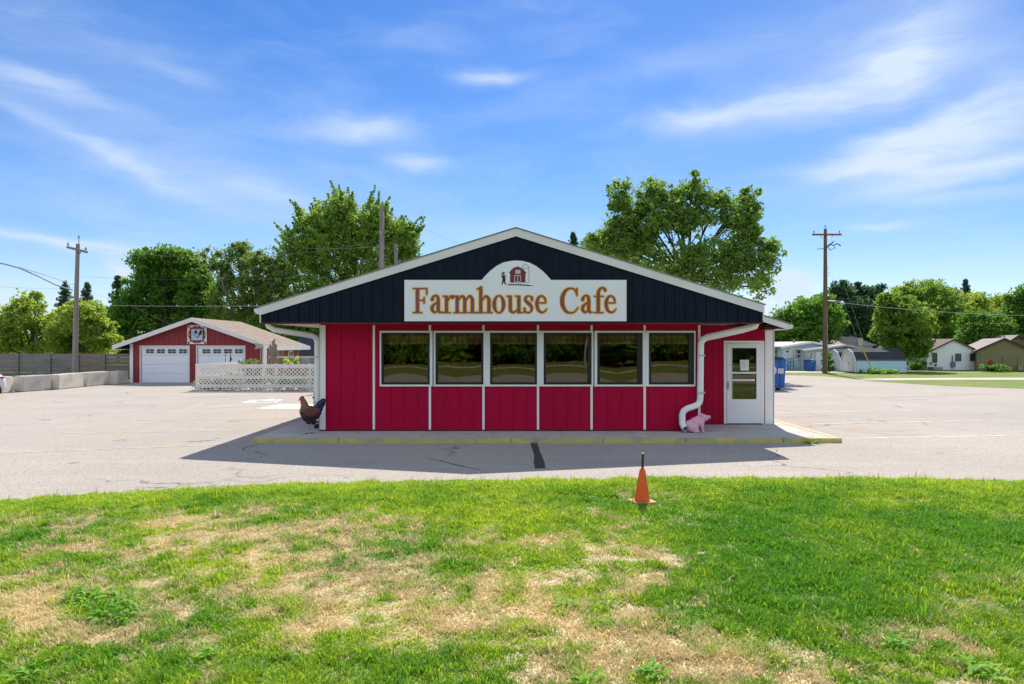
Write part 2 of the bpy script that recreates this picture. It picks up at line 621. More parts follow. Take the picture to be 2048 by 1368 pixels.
def make_ground():
    gm = mat('far_grass', (.105, .165, .010), (.17, .19, .022), rough=.9, scale=.35, detail=8, lo=.35, hi=.7, dirt=(.30, .25, .10), dscale=.35, dlo=.5, damt=.7, fine=.45, fscale=9)
    b = MB()
    b.quad((-1500, -1500, -.03), (1500, -1500, -.03), (1500, 1500, -.03), (-1500, 1500, -.03))
    tag(b.build('ground', gm), kind='structure')

    # asphalt of the lot
    m = bpy.data.materials.new('weathered_asphalt')
    m.use_nodes = True
    N = NT(m.node_tree)
    bs = N.n['Principled BSDF']
    tc = N.new('ShaderNodeTexCoord')
    v = tc.outputs['Object']
    big = N.noise(v, .22, 5, .6)
    col = N.mix(N.maprange(big, .35, .65), (.392, .342, .292, 1), (.336, .300, .260, 1))
    streak = N.noise(N.mapping(v, rot=(0, 0, .1), scale=(.12, 1.6, 1)), 1.0, 5, .6)
    col = N.mix(N.maprange(streak, .45, .75, 0, .45, True), col, (.44, .38, .335, 1))
    st = N.noise(v, .9, 7, .7, .6)
    col = N.mix(N.maprange(st, .6, .82, 0, .35, True), col, (.19, .175, .165, 1))
    pinkish = N.noise(N.mapping(v, loc=(4, 9, 0)), .12, 3)
    col = N.mix(N.maprange(pinkish, .45, .7, 0, .4, True), col, (.41, .345, .292, 1))
    sp = N.new('ShaderNodeTexVoronoi')
    sp.inputs['Scale'].default_value = 55
    N.l.new(v, sp.inputs['Vector'])
    sepc = N.new('ShaderNodeSeparateColor')
    N.l.new(sp.outputs['Color'], sepc.inputs[0])
    sc = N.maprange(sepc.outputs[0], 0, 1, .76, 1.24)
    fine = N.maprange(N.noise(v, 26, 3, .7), .3, .7, .86, 1.14)
    vm = N.new('ShaderNodeVectorMath', operation='SCALE')
    N.l.new(col, vm.inputs[0])
    N.l.new(N.math('MULTIPLY', sc, fine), vm.inputs['Scale'])
    # hairline cracks
    cr = N.new('ShaderNodeTexVoronoi', feature='DISTANCE_TO_EDGE')
    cr.inputs['Scale'].default_value = .13
    wob = N.new('ShaderNodeTexNoise')
    wob.inputs['Scale'].default_value = 1.2
    wob.inputs['Detail'].default_value = 5
    N.l.new(v, wob.inputs['Vector'])
    va = N.new('ShaderNodeVectorMath', operation='MULTIPLY_ADD')
    N.l.new(wob.outputs['Color'], va.inputs[0])
    va.inputs[1].default_value = (1.6, 1.6, 0)
    N.l.new(v, va.inputs[2])
    N.l.new(va.outputs[0], cr.inputs['Vector'])
    line = N.maprange(cr.outputs['Distance'], .0015, .005, 1, 0)
    gate = N.maprange(N.noise(v, .25, 2), .5, .62, 0, .75)
    col = N.mix(N.math('MULTIPLY', line, gate), vm.outputs[0], (.10, .09, .085, 1))
    N.l.new(col, bs.inputs['Base Color'])
    bs.inputs['Roughness'].default_value = .92
    bs.inputs['Specular IOR Level'].default_value = .25
    bp = N.new('ShaderNodeBump')
    bp.inputs['Strength'].default_value = .35
    bp.inputs['Distance'].default_value = .01
    N.l.new(N.noise(v, 60, 3, .7), bp.inputs['Height'])
    N.l.new(bp.outputs[0], bs.inputs['Normal'])
    lot = [(-70, 1.5), (-40, 1.5), (-14, 6.3), (-7, 9.2), (0, 10.8), (8, 10.8), (14, 9.8), (40, 5.5), (80, 1.5), (80, 20), (36, 31.0), (25.8, 34.1), (23.2, 36.6), (21.6, 41.5),
           (22.2, 44.8), (21.8, 48.2), (19.5, 50.0), (-8, 52), (-14, 41.2), (-70, 41.2)]
    b = MB()
    b.quad(*[(x, y, 0.0) for x, y in lot])
    tag(b.build('parking_lot', m), kind='structure')

    # street, far pavement behind the viewer: mirrored by the cafe's windows
    b = MB()
    b.quad((-120, -15, -.018), (120, -15, -.018), (120, -3.2, -.018), (-120, -3.2, -.018))
    tag(b.build('street', m), kind='structure')
    pm = mat('pale_path', (.52, .46, .36), (.44, .40, .32), rough=.95, scale=1.2, dirt=(.3, .3, .15), damt=.4, fine=.1)
    b = MB()
    b.quad((-120, -36, -.018), (120, -33, -.018), (120, -30, -.018), (-120, -32, -.018))
    b.quad((22.6, 45.0, -.012), (21.9, 42.6, -.012), (28, 43.3, -.012), (90, 43.6, -.012), (90, 46.2, -.012), (30, 46.2, -.012))
    tag(b.build('path', pm), kind='structure')
    # driveway apron of the blue house
    b = MB()
    dx0, dy0 = gp(1570, 741)
    b.quad((21.0, 54.5, -.012), (27.0, 54.5, -.012), (28.2, 59.2, -.012), (21.0, 59.2, -.012))
    b.build('driveway', pm)["kind"] = 'structure'

    # lawn surface
    xs = np.concatenate([np.linspace(-38, -13, 40)[:-1], np.linspace(-13, 13, 261), np.linspace(13, 38, 40)[1:]])
    ts = np.concatenate([np.linspace(0, 1, 25) ** 1.3 * 1.6, np.linspace(1.6, 10.5, 90)[1:]])
    XX, TT = np.meshgrid(xs, ts, indexing='ij')
    YY = lawn_edge(XX) - TT + (fbm(XX, XX * 0 + 3.3, .35, 91) - .5) * .16 * np.clip(1 - TT, 0, 1)
    ZZ = lawn_z(XX, YY)
    V = np.stack([XX, YY, ZZ], -1).reshape(-1, 3)
    nx, ny = XX.shape
    idx = np.arange(nx * ny).reshape(nx, ny)
    Fc = np.stack([idx[:-1, :-1], idx[:-1, 1:], idx[1:, 1:], idx[1:, :-1]], -1).reshape(-1, 4)
    dr = dryness(V[:, 0], V[:, 1])
    gsoil = grass_shader('lawn_thatch', (.11, .175, .018, 1), (.14, .20, .026, 1), (.47, .37, .21, 1), True)
    N = NT(gsoil.node_tree)
    bs = N.n['Principled BSDF']
    src = bs.inputs['Base Color'].links[0].from_socket
    tc = N.new('ShaderNodeTexCoord')
    fz = N.maprange(N.noise(tc.outputs['Object'], 55, 4, .7), .3, .7, .45, 1.45)
    vm = N.new('ShaderNodeVectorMath', operation='SCALE')
    N.l.new(src, vm.inputs[0])
    N.l.new(fz, vm.inputs['Scale'])
    N.l.new(vm.outputs[0], bs.inputs['Base Color'])
    tag(fast_mesh('lawn', V, Fc, gsoil, attrs={'dry': dr, 'tint': np.full(len(V), .5)}, smooth=True), kind='structure')

    # blades
    rs = np.random.RandomState(3)
    n = N_BLADES
    y = 3.3 + (11.9 - 3.3) * rs.rand(n * 2) ** 1.05
    half = 0.75 * y + 4.2
    x = (rs.rand(n * 2) * 2 - 1) * 13.0
    keep = (np.abs(x) < half) & (y < lawn_edge(x) + (fbm(x, y, .3, 93) - .42) * .22)
    x, y = x[keep][:n], y[keep][:n]
    # gather blades into tufts
    tx = x + (fbm(x, y, .13, 11) - .5) * .10
    ty = y + (fbm(x, y, .13, 15) - .5) * .10
    x, y = tx, ty
    n = len(x)
    d = dryness(x, y)
    tuft = np.clip(.5 + 2.0 * (fbm(x, y, .20, 33, 3) - .5), 0, 1)
    lush = fbm(x, y, .55, 55, 3)
    bare = fbm(x, y, .35, 57, 3)
    dryblade = np.clip((d - rs.rand(n) * .8) * 5 + .0, 0, 1) * (0.75 + .25 * rs.rand(n))
    h = (0.019 + 0.038 * tuft) * (0.65 + .7 * rs.rand(n)) * (1.15 - .55 * d) * (.75 + .6 * lush)
    h = h * (1 + 1.1 * (rs.rand(n) < .025))
    wide = 0.0034 + .0022 * rs.rand(n)
    wide = wide * (1 + .9 * (rs.rand(n) < .05))
    a = rs.rand(n) * 2 * np.pi
    lean = (.25 + .9 * rs.rand(n)) * (1 + .6 * d)
    z = lawn_z(x, y) - .004
    dx, dy = np.cos(a), np.sin(a)
    sx, sy = -dy * wide, dx * wide
    P = np.stack([x, y, z], -1)
    S = np.stack([sx, sy, 0 * sx], -1)
    D = np.stack([dx * h * lean, dy * h * lean, h], -1)
    mid = P + D * np.array([.38, .38, .62])
    tip = P + D * np.array([1., 1., .95])
    V = np.stack([P - S, P + S, mid + S * .8, mid - S * .8, tip], 1)
    base = np.arange(n)[:, None] * 5
    Tr = np.concatenate([base + np.array([[0, 1, 2]]), base + np.array([[0, 2, 3]]), base + np.array([[3, 2, 4]])], 1).reshape(-1, 3)
    tint = np.clip(.5 * rs.rand(n) + 1.1 * (fbm(x, y, 1.3, 71, 3) - .32) + .8 * (fbm(x, y, .12, 73, 2) - .5) + .34 * np.clip(1.2 - (lawn_edge(x) - y), 0, 1) - .45 * lushness(x, y), 0, 1)
    gm2 = grass_shader('grass_blade', (.110, .295, .014, 1), (.45, .54, .032, 1), (.57, .45, .265, 1))
    tag(fast_mesh('grass', V.reshape(-1, 3), Tr, gm2, attrs={'dry': np.repeat(dryblade, 5), 'tint': np.repeat(tint, 5)}), kind='stuff')


N_BLADES = 950000
make_ground()


def weed_patches():
    """broad-leaved weeds growing in the lawn"""
    rs = np.random.RandomState(8)
    wm = leaf_mat('weed_leaf', (.045, .135, .008), (.12, .22, .018), .4)
    spots = [(200, 1200, 40), (235, 1222, 50), (160, 1190, 22), (420, 1305, 14), (60, 1345, 24), (1130, 1210, 14),
             (1180, 1358, 20), (1300, 1345, 26), (1790, 1285, 18), (1960, 1338, 40)]
    V, Fc, T = [], [], []
    for (px, py, r) in spots:
        cx, cy = gp(px, py, .06)
        rr = r / F * cy
        for k in range(int(16 + r * 1.1)):
            q = rs.rand() ** .5 * rr
            t = rs.rand() * 6.283
            x, y = cx + q * math.cos(t), cy + q * math.sin(t) * 1.2
            z = float(lawn_z(np.array(x), np.array(y))) + .02
            a = rs.rand() * 6.283
            L = .05 + .07 * rs.rand()
            w = L * .15
            up = .25 + .5 * rs.rand()
            d = np.array([math.cos(a), math.sin(a), up])
            s = np.array([-math.sin(a), math.cos(a), 0]) * w
            p = np.array([x, y, z])
            b = len(V)
            V += [p, p + d * L * .5 + s + [0, 0, .01], p + d * L * np.array([1, 1, .7]), p + d * L * .5 - s + [0, 0, .01]]
            Fc.append((b, b + 1, b + 2, b + 3))
            T += [rs.rand()] * 4
    tag(fast_mesh('weeds', np.array(V), np.array(Fc), wm, attrs={'tint': np.array(T)}), kind='stuff')
    # clover creeping over the top of the bank
    n = 72000
    x = (rs.rand(n) * 2 - 1) * 13
    y = lawn_edge(x) + .02 - np.abs(rs.randn(n)) * .75
    keep = (np.abs(x) < .75 * y + 4.2) & (fbm(x, y, .45, 88, 4) + .35 * (fbm(x, y, .1, 89, 2) - .5) > .47)
    x, y = x[keep], y[keep]
    n = len(x)
    z = lawn_z(x, y) + .012 + .045 * fbm(x, y, .15, 90, 3)
    P = np.stack([x, y, z], -1)
    nr = rs.randn(n, 3) * .55 + np.array([0, 0, 1])
    nr /= np.linalg.norm(nr, axis=1, keepdims=True)
    u = np.cross(nr, rs.randn(n, 3))
    u /= np.linalg.norm(u, axis=1, keepdims=True)
    v = np.cross(nr, u)
    s = (.007 + .007 * rs.rand(n))[:, None]
    V = np.stack([P - u * s, P + v * s * .8, P + u * s, P - v * s * .8], 1).reshape(-1, 3)
    cm = leaf_mat('clover_leaf', (.06, .14, .008), (.17, .27, .014), .45)
    tag(fast_mesh('clover', V, np.arange(4 * n).reshape(n, 4), cm, attrs={'tint': np.repeat(rs.rand(n), 4)}), kind='stuff')


weed_patches()


def markings():
    ym = mat('worn_yellow_paint', (.60, .46, .24), (.42, .35, .25), rough=.9, scale=3, detail=8, lo=.35, hi=.6)
    wm = mat('worn_white_paint', (.68, .66, .62), (.44, .41, .37), rough=.9, scale=3, detail=8, lo=.4, hi=.65)

    def line(a, b, w, m, k):
        ax, ay = gp(*a)
        bx, by = gp(*b)
        t = Vector((bx - ax, by - ay))
        n = Vector((-t.y, t.x)).normalized() * w / 2
        q = MB()
        q.quad((ax - n.x, ay - n.y, .004), (bx - n.x, by - n.y, .004), (bx + n.x, by + n.y, .004), (ax + n.x, ay + n.y, .004))
        o = q.build('parking_line', m)
        o["kind"] = 'structure'
    for i, (a, b) in enumerate([((0, 907), (240, 897)), ((240, 897), (508, 887)), ((125, 867), (540, 860)), ((262, 841), (600, 837)), ((372, 819), (412, 808)), ((412, 808), (470, 806)),
                                ((400, 818), (520, 811)), ((120, 795), (160, 794))]):
        line(a, b, .10, ym, i)
    for i, (a, b) in enumerate([((1546, 808), (1712, 804)), ((1546, 826), (1824, 820)), ((1625, 848), (1960, 841)), ((1692, 877), (2080, 870)), ((1560, 793), (1660, 791))]):
        line(a, b, .09, wm, i)
    # white box of the reserved bay and the concrete wheelchair pad
    b = MB()
    z = .004
    o = [gp(482, 806), (gp(552, 805)), gp(566, 799), gp(503, 800)]
    (x0, y0), (x1, y1), (x2, y2), (x3, y3) = o
    cx, cy = sum(q[0] for q in o) / 4, sum(q[1] for q in o) / 4
    inn = [(cx + (x - cx) * .80, cy + (y - cy) * .72) for x, y in o]
    for i in range(4):
        j = (i + 1) % 4
        b.quad((*o[i], z), (*o[j], z), (*inn[j], z), (*inn[i], z))
    # a worn wheelchair symbol inside the box: wheel, back, seat and head
    for k in range(16):
        a0, a1 = R(20 + 15 * k), R(20 + 15 * (k + 1))
        b.quad(*[(cx + r * math.cos(a), cy + r * 1.2 * math.sin(a), z) for r, a in ((.42, a0), (.42, a1), (.31, a1), (.31, a0))])
    b.quad((cx - .06, cy + .05, z + .002), (cx + .06, cy + .05, z + .002), (cx + .06, cy + .9, z + .002), (cx - .06, cy + .9, z + .002))
    b.quad((cx + .07, cy + .05, z + .003), (cx + .5, cy + .05, z + .003), (cx + .5, cy + .18, z + .003), (cx + .07, cy + .18, z + .003))
    b.quad(*[(cx + .13 * math.cos(R(30 * k)), cy + 1.1 + .13 * math.sin(R(30 * k)), z + .002) for k in range(12)])
    b.build('bay_marking', mat('white_paint_bay', (.78, .78, .78), (.6, .58, .55), rough=.8, scale=4, detail=6))["kind"] = 'structure'
    b = MB()
    P = [gp(510, 818), gp(612, 819), gp(640, 808), gp(560, 808)]
    b.quad(*[(x, y, .006) for x, y in P])
    b.build('ramp_pad', mat('pale_pad', (.60, .56, .47), (.52, .49, .42), rough=.9, scale=3, fine=.08))["kind"] = 'structure'  # pad of paler concrete than the walk
    # tar patch and seams in front of the cafe
    tar = mat('black_tar', (.035, .034, .036), (.06, .058, .058), rough=.6, scale=6, fine=.2)
    b = MB()
    L = [(1060, 884), (1062, 892), (1066, 903), (1069, 912), (1067, 922), (1070, 937)]
    Rr = [(1074, 884), (1077, 893), (1080, 904), (1085, 914), (1089, 925), (1091, 937)]
    for i in range(5):
        a, c, d, e = gp(*L[i]), gp(*Rr[i]), gp(*Rr[i + 1]), gp(*L[i + 1])
        b.quad((*a, .003), (*c, .003), (*d, .003), (*e, .003))
    b.build('tar_patch', tar)["kind"] = 'structure'
    b = MB()
    for ch in ([(858, 917), (880, 921), (905, 928), (930, 934), (962, 940)],
               [(1640, 781), (1720, 790), (1760, 796), (1810, 802)], [(1760, 796), (1860, 792), (1990, 788)], [(380, 884), (400, 882), (430, 880)]):
        for i in range(len(ch) - 1):
            ax, ay = gp(*ch[i])
            bx, by = gp(*ch[i + 1])
            w = .018 * (1 + .8 * ((i * 7) % 3))
            b.quad((ax, ay - w, .003), (bx, by - w, .003), (bx, by + w, .003), (ax, ay + w, .003))
    b.build('asphalt_cracks', mat('crack_dark', (.12, .105, .10), rough=.9))["kind"] = 'structure'
    # oil drips and old repairs in the stalls
    b = MB()
    rr = random.Random(12)
    for (px, py, w, h) in ((390, 882, 20, 1.8), (436, 876, 12, 1.2), (240, 880, 14, 1.2), (150, 925, 12, 1.4), (470, 843, 16, 1.0), (560, 846, 10, .8), (1735, 838, 12, .8), (1880, 905, 10, 1.0), (1985, 828, 12, .7), (1772, 846, 6, .7), (1840, 800, 16, .7),
                           (690, 955, 8, .8), (905, 905, 7, .7), (300, 812, 12, .6), (90, 840, 16, .9)):
        for q in range(3):
            ox, oy = w * 1.3 * (rr.random() - .5), h * 2.5 * (rr.random() - .5)
            pts = []
            for k in range(12):
                a = 2 * math.pi * k / 12
                s = (.35 + .5 * rr.random()) / (1 + .6 * q)
                pts.append((*gp(px + ox + w * s * math.cos(a), py + oy + h * s * math.sin(a)), .0025 + .0002 * q))
            b.quad(*pts)
    b.build('oil_stains', mat('oil_stain', (.20, .175, .155), (.27, .235, .21), rough=.8, scale=9, detail=6, fine=.25))["kind"] = 'structure'
    # sandy run-off at the right end of the walk
    b = MB()
    rr = random.Random(4)
    for (px, py, w, h) in ((1765, 861, 75, 4), (1700, 856, 40, 3), (1800, 868, 55, 3), (1640, 846, 45, 3)):
        pts = []
        for k in range(18):
            a = 2 * math.pi * k / 18
            q = .65 + .5 * rr.random()
            pts.append((*gp(px + w * q * math.cos(a), py + h * q * math.sin(a)), .002 + .0004 * w / 80))
        b.quad(*pts)
    b.build('sand_wash', mat('sand_stain', (.40, .315, .25), (.34, .29, .25), rough=.95, scale=5, fine=.2, fscale=60))["kind"] = 'structure'


markings()


# ------------------------------------------------------------------ the walk round the cafe
def walkway():
    t = thing('walkway', 'raised concrete walk with a yellow kerb round the red cafe', 'walkway', (0, 15.33, 0))
    t["kind"] = 'structure'
    s = MB()
    x0, x1, yf, yb = -5.86, 7.42, 15.33, 27.0
    kw = .16
    # slabs with thin joints
    xs = [x0 + .002] + [x0 + .55 + 1.62 * k for k in range(1, 8)] + [x1 - kw - .004]
    g = .006
    s.box(x0 + .002, x1 - kw - .004, yf + kw + .004, yb, 0.0, .088)
    for i in range(len(xs) - 1):
        s.box(xs[i] + g, xs[i + 1] - g, yf + kw + .006, yf + 1.36, .089, .100)
    s.box(x0 + .004, -4.40, yf + 1.37, 19.6, .089, .0995)
    s.box(x0 + .004, -4.40, 19.615, yb - .01, .089, .1)
    s.box(4.62, x1 - kw - .006, yf + 1.37, 17.9, .089, .0995)
    s.box(6.6, x1 - kw - .006, 17.915, yb - .01, .089, .1)
    s.build('slab', CONC, t)
    yk = mat('yellow_kerb_paint', (.58, .49, .15), (.46, .42, .19), rough=.85, scale=2.2, detail=7, dirt=(.33, .31, .24), dscale=3.0, dlo=.44, dhi=.70, damt=.85, bump=.2, bscale=30)
    k = MB()
    cuts = [x0, -3.9, -.02, 2.05, 3.9, 6.1, x1]
    for i in range(len(cuts) - 1):
        k.box(cuts[i] + .004, cuts[i + 1] - .004, yf, yf + kw, -.02, .104)
    k.build('kerb', yk, t, bevel=.012)
    k = MB()
    k.box(x1 - kw, x1 - .001, yf + kw + .004, 20.5, -.02, .1035)
    k.build('kerb', mat('pale_kerb', (.55, .5, .33), (.5, .45, .36), rough=.9, scale=3, dirt=(.6, .46, .06), dlo=.45, damt=.6), t, bevel=.012)


walkway()


# ------------------------------------------------------------------ the cafe
YW, YD, YG = 16.67, 18.14, 15.82       # front wall, recessed door wall, gable face
SOF = 2.72                              # underside of the soffit


def roof_z(x):
    """top of the main roof, ridge a little right of centre"""
    return 4.90 - .3085 * abs(x - .09)


def panel_ribs(b, x0, x1, step, y, zf0, zf1, w=.016, d=.014, phase=0.0):
    x = x0 + step * (0.5 + phase)
    while x < x1 - .03:
        z0, z1 = zf0(x), zf1(x)
        if z1 - z0 > .03:
            b.box(x - w, x + w, y - d, y + .004, z0, z1)
        x += step


def window_pane_mat():
    m = bpy.data.materials.new('tinted_window_glass')
    m.use_nodes = True
    N = NT(m.node_tree)
    out = N.n['Material Output']
    N.n.remove(N.n['Principled BSDF'])
    tr = N.new('ShaderNodeBsdfTransparent')
    tr.inputs[0].default_value = (.70, .68, .62, 1)
    gl = N.new('ShaderNodeBsdfGlossy')
    gl.inputs['Color'].default_value = (.95, .86, .74, 1)
    gl.inputs['Roughness'].default_value = 0.012
    fr = N.new('ShaderNodeFresnel')
    fr.inputs['IOR'].default_value = 1.98
    tc = N.new('ShaderNodeTexCoord')
    bp = N.new('ShaderNodeBump')
    bp.inputs['Strength'].default_value = .04
    bp.inputs['Distance'].default_value = .02
    N.l.new(N.noise(tc.outputs['Object'], 1.3, 2), bp.inputs['Height'])
    N.l.new(bp.outputs[0], gl.inputs['Normal'])
    mx = N.new('ShaderNodeMixShader')
    N.l.new(fr.outputs[0], mx.inputs[0])
    N.l.new(tr.outputs[0], mx.inputs[1])
    N.l.new(gl.outputs[0], mx.inputs[2])
    N.l.new(mx.outputs[0], out.inputs[0])
    return m


GLASS = window_pane_mat()


def cafe():
    t = thing('cafe_building', 'long low cafe with crimson metal siding under a navy gable', 'cafe', (0, YW, .1))
    xl, xr, xe = -4.68, 4.585, 6.94
    zb = .10
    wx = [(760, 865.4), (867.6, 973), (973.1, 1080), (1080.1, 1186.4), (1188.6, 1290), (1290.1, 1390)]
    edge_l, edge_r = (.036, .042, .085, .085, .067, .085), (.067, .073, .073, .042, .061, .026)
    wins = [(PX(a, YW), PX(b, YW)) for a, b in wx]
    wz0, wz1 = 1.190, 2.545
    op0, op1 = wins[0][0] + .03, wins[-1][1] - .03
    oz0, oz1 = wz0 + .03, wz1 - .03
    # walls
    w = MB()
    th = .14
    w.box(xl, op0, YW, YW + th, zb, SOF - .002)
    w.box(op1, xr, YW, YW + th, zb, SOF - .002)
    w.box(op0, op1, YW, YW + th, zb, oz0)
    w.box(op0, op1, YW, YW + th, oz1, SOF - .002)
    w.box(xl, xl + th, YW + th, 30, zb, SOF - .002)
    w.box(xr - th, xr, YW + th, YD, zb, SOF - .002)
    w.box(xr - th, xe, YD, YD + th, zb, SOF - .004)
    w.box(xe - th, xe, YD + th, 30, zb, SOF - .004)
    w.box(xl + th, xe - th, 29.86, 30, zb, SOF - .004)
    for (a, b_) in ((xl, op0), (op1, xr)):
        panel_ribs(w, a, b_, .332, YW, lambda x: zb + .02, lambda x: SOF - .01, .011, .013)
    panel_ribs(w, op0, op1, .332, YW, lambda x: zb + .02, lambda x: wz0 - .002, .011, .013, .2)
    panel_ribs(w, op0, op1, .664, YW, lambda x: wz1 + .002, lambda x: SOF - .01, .010, .007, .2)
    dx0, dx1 = PX(1447, YD), PX(1527.5, YD)
    dz1 = PZ(681.5, YD)
    panel_ribs(w, xr + .05, dx0 - .01, .20, YD, lambda x: zb + .02, lambda x: SOF - .02, .010, .008)
    panel_ribs(w, dx0, dx1, .30, YD, lambda x: dz1 + .01, lambda x: SOF - .02, .010, .008)
    w.build('wall', RED, t)
    base = MB()
    base.box(xl - .02, xr + .012, YW - .014, YW + .05, zb, zb + .035)
    base.build('base_trim', DARKRED, t)
    # floor and ceiling inside
    f = MB()
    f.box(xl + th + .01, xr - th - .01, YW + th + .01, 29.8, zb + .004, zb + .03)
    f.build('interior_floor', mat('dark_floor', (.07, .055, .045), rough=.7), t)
    # gable panel with ribs
    g = MB()
    gx0, gx1 = PX(523, YG), PX(1525.5, YG)

    def gtop(x):
        return roof_z(x) - .15
    poly = [(gx0, SOF), (gx1, SOF), (gx1, gtop(gx1)), (.09, gtop(.09)), (gx0, gtop(gx0))]
    g.prism(poly, YG, YG + .05)
    panel_ribs(g, gx0, gx1, .243, YG, lambda x: SOF + .01, lambda x: min(gtop(x - .02), gtop(x + .02)) - .012, .012, .032)
    panel_ribs(g, gx0, gx1, .243, YG, lambda x: SOF + .01, lambda x: min(gtop(x - .02), gtop(x + .02)) - .012, .005, .007, .36)
    panel_ribs(g, gx0, gx1, .243, YG, lambda x: SOF + .01, lambda x: min(gtop(x - .02), gtop(x + .02)) - .012, .005, .007, -.36)
    g.build('gable_panel', NAVY, t)
    tr = MB()
    tr.box(gx0 - .004, gx1 + .004, YG - .012, YG + .055, SOF - .032, SOF - .003)
    tr.build('gable_trim', DARKRED, t)
    # soffit
    s = MB()
    s.box(gx0 + .01, gx1 - .01, YG + .06, YW + .2, SOF, SOF + .03)
    s.box(gx0 + .01, xl + .1, YW + .205, 30.4, SOF - .002, SOF + .028)
    s.build('soffit', mat('cream_soffit', (.66, .60, .52), (.60, .55, .48), rough=.6, scale=2), t)
    cl = MB()
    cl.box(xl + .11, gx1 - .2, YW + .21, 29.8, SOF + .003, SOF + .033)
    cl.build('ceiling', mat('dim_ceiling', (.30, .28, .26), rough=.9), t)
    # main roof
    sh = mat('grey_shingle', (.20, .19, .18), (.26, .24, .22), rough=.95, scale=8, fine=.3, fscale=30)
    r = MB()
    ex0, ex1 = PX(519.5, YG), PX(1527.5, YG)
    for (a, b_) in ((ex0 - .03, .09), (.09, ex1 + .03)):
        r.prism([(a, roof_z(a) + .004), (b_, roof_z(b_) + .004), (b_, roof_z(b_) + .03), (a, roof_z(a) + .03)], YG - .055, 30.6)
    r.build('roof', sh, t)
    fa = MB()
    for (a, b_) in ((ex0, .0885), (.0915, ex1)):
        fa.prism([(a, roof_z(a)), (b_, roof_z(b_)), (b_, roof_z(b_) - .185), (a, roof_z(a) - .185)], YG - .04, YG - .0215)
    fa.build('rake_trim', WHITE2, t)
    # eave fascia and gutters along the sides
    e = MB()
    e.box(ex0 + .005, ex0 + .03, YG - .02, 30.5, SOF - .01, roof_z(ex0) - .01)
    e.build('eave_fascia', WHITE2, t)
    e = MB()
    e.box(ex1 - .03, ex1 - .005, YG - .02, 30.5, SOF + .05, roof_z(ex1) - .01)
    e.build('eave_fascia', WHITE2, t)
    gu = MB()
    pr = [(ex0 + .003, roof_z(ex0) - .012), (ex0 - .125, roof_z(ex0) - .03), (ex0 - .12, roof_z(ex0) - .09), (ex0 - .075, roof_z(ex0) - .15), (ex0 + .003, roof_z(ex0) - .15)]
    gu.prism(pr, YG - .02, 30.5)
    gu.build('gutter', WHITE2, t)
    # lean-to roof on the right
    YL = 17.2
    l = MB()
    lx0, lx1 = 5.3, PX(1577, YL)

    def lz(x):
        return 2.935 - .315 * (x - PX(1526, YL))
    l.prism([(lx0, lz(lx0)), (lx1, lz(lx1)), (lx1, lz(lx1) + .03), (lx0, lz(lx0) + .03)], YL - .03, 30.5)
    l.build('lean_to_roof', sh, t)
    l = MB()
    l.prism([(lx0, lz(lx0) - .003), (lx1, lz(lx1) - .003), (lx1, lz(lx1) - .15), (lx0, lz(lx0) - .15)], YL - .015, YL + .01)
    l.box(lx1 - .012, lx1 + .01, YL + .011, 30.4, lz(lx1) - .15, lz(lx1) - .004)
    l.box(xe - .3, lx1 - .013, YL + .011, 30.4, lz(lx1) - .148, lz(lx1) - .13)
    l.build('lean_to_fascia', WHITE2, t)
    l = MB()
    l.prism([(lx1 + .012, lz(lx1) - .005), (lx1 + .12, lz(lx1) - .03), (lx1 + .10, lz(lx1) - .12), (lx1 + .012, lz(lx1) - .13)], YL - .012, 30.4)
    l.build('gutter', WHITE2, t)
    # corner posts
    c = MB()
    c.box(xl - .012, xl + .13, YW - .022, YW - .002, zb + .037, SOF - .036)
    c.box(xl - .022, xl - .002, YW - .022, YW + .16, zb + .037, SOF - .036)
    c.build('corner_post', WHITE, t)
    c = MB()
    c.box(PX(1529.5, YD), PX(1545, YD), YD - .024, YD - .002, zb + .005, SOF - .05)
    c.box(xe + .003, xe + .025, YD - .024, YD + .14, zb + .005, SOF - .05)
    c.build('corner_post', WHITE, t)
    # thin battens
    for k, px in enumerate((748, 860, 967, 1076, 1183, 1289, 1398)):
        x = PX(px, YW)
        for (za, zc) in ([(zb + .037, SOF - .036)] if k in (0, 6) else [(zb + .037, wz0 - .001), (wz1 + .001, SOF - .036)]):
            b = MB()
            b.box(x - .027, x + .027, YW - .022, YW - .0015, za, zc)
            b.build('batten', WHITE, t)
    # windows
    vm = bpy.data.materials.new('brown_check_valance')
    vm.use_nodes = True
    N = NT(vm.node_tree)
    tc = N.new('ShaderNodeTexCoord')
    sp = N.new('ShaderNodeSeparateXYZ')
    N.l.new(tc.outputs['Object'], sp.inputs[0])
    cx = N.math('PINGPONG', N.math('MULTIPLY', sp.outputs[0], 14), 1.0)
    cz = N.math('PINGPONG', N.math('MULTIPLY', sp.outputs[2], 14), 1.0)
    ck = N.math('ADD', N.maprange(cx, .45, .55), N.maprange(cz, .45, .55))
    big = N.maprange(N.noise(N.mapping(tc.outputs['Object'], scale=(2.2, 1, .4)), 2, 3), .4, .6)
    colr = N.mix(N.math('MULTIPLY', ck, .5), (.80, .38, .34, 1), (.45, .14, .12, 1))
    colg = N.mix(N.math('MULTIPLY', ck, .5), (.72, .60, .32, 1), (.45, .36, .18, 1))
    N.l.new(N.mix(big, colr, colg), N.n['Principled BSDF'].inputs['Base Color'])
    N.n['Principled BSDF'].inputs['Roughness'].default_value = .9
    dark_side = [(0.05, .055), (.06, .05), (.05, .05), (.06, .09), (.06, .13), (.06, .13)]
    bulge = [.0050, -.0022, .0046, .0034, -.0036, .0018]
    fr = .055
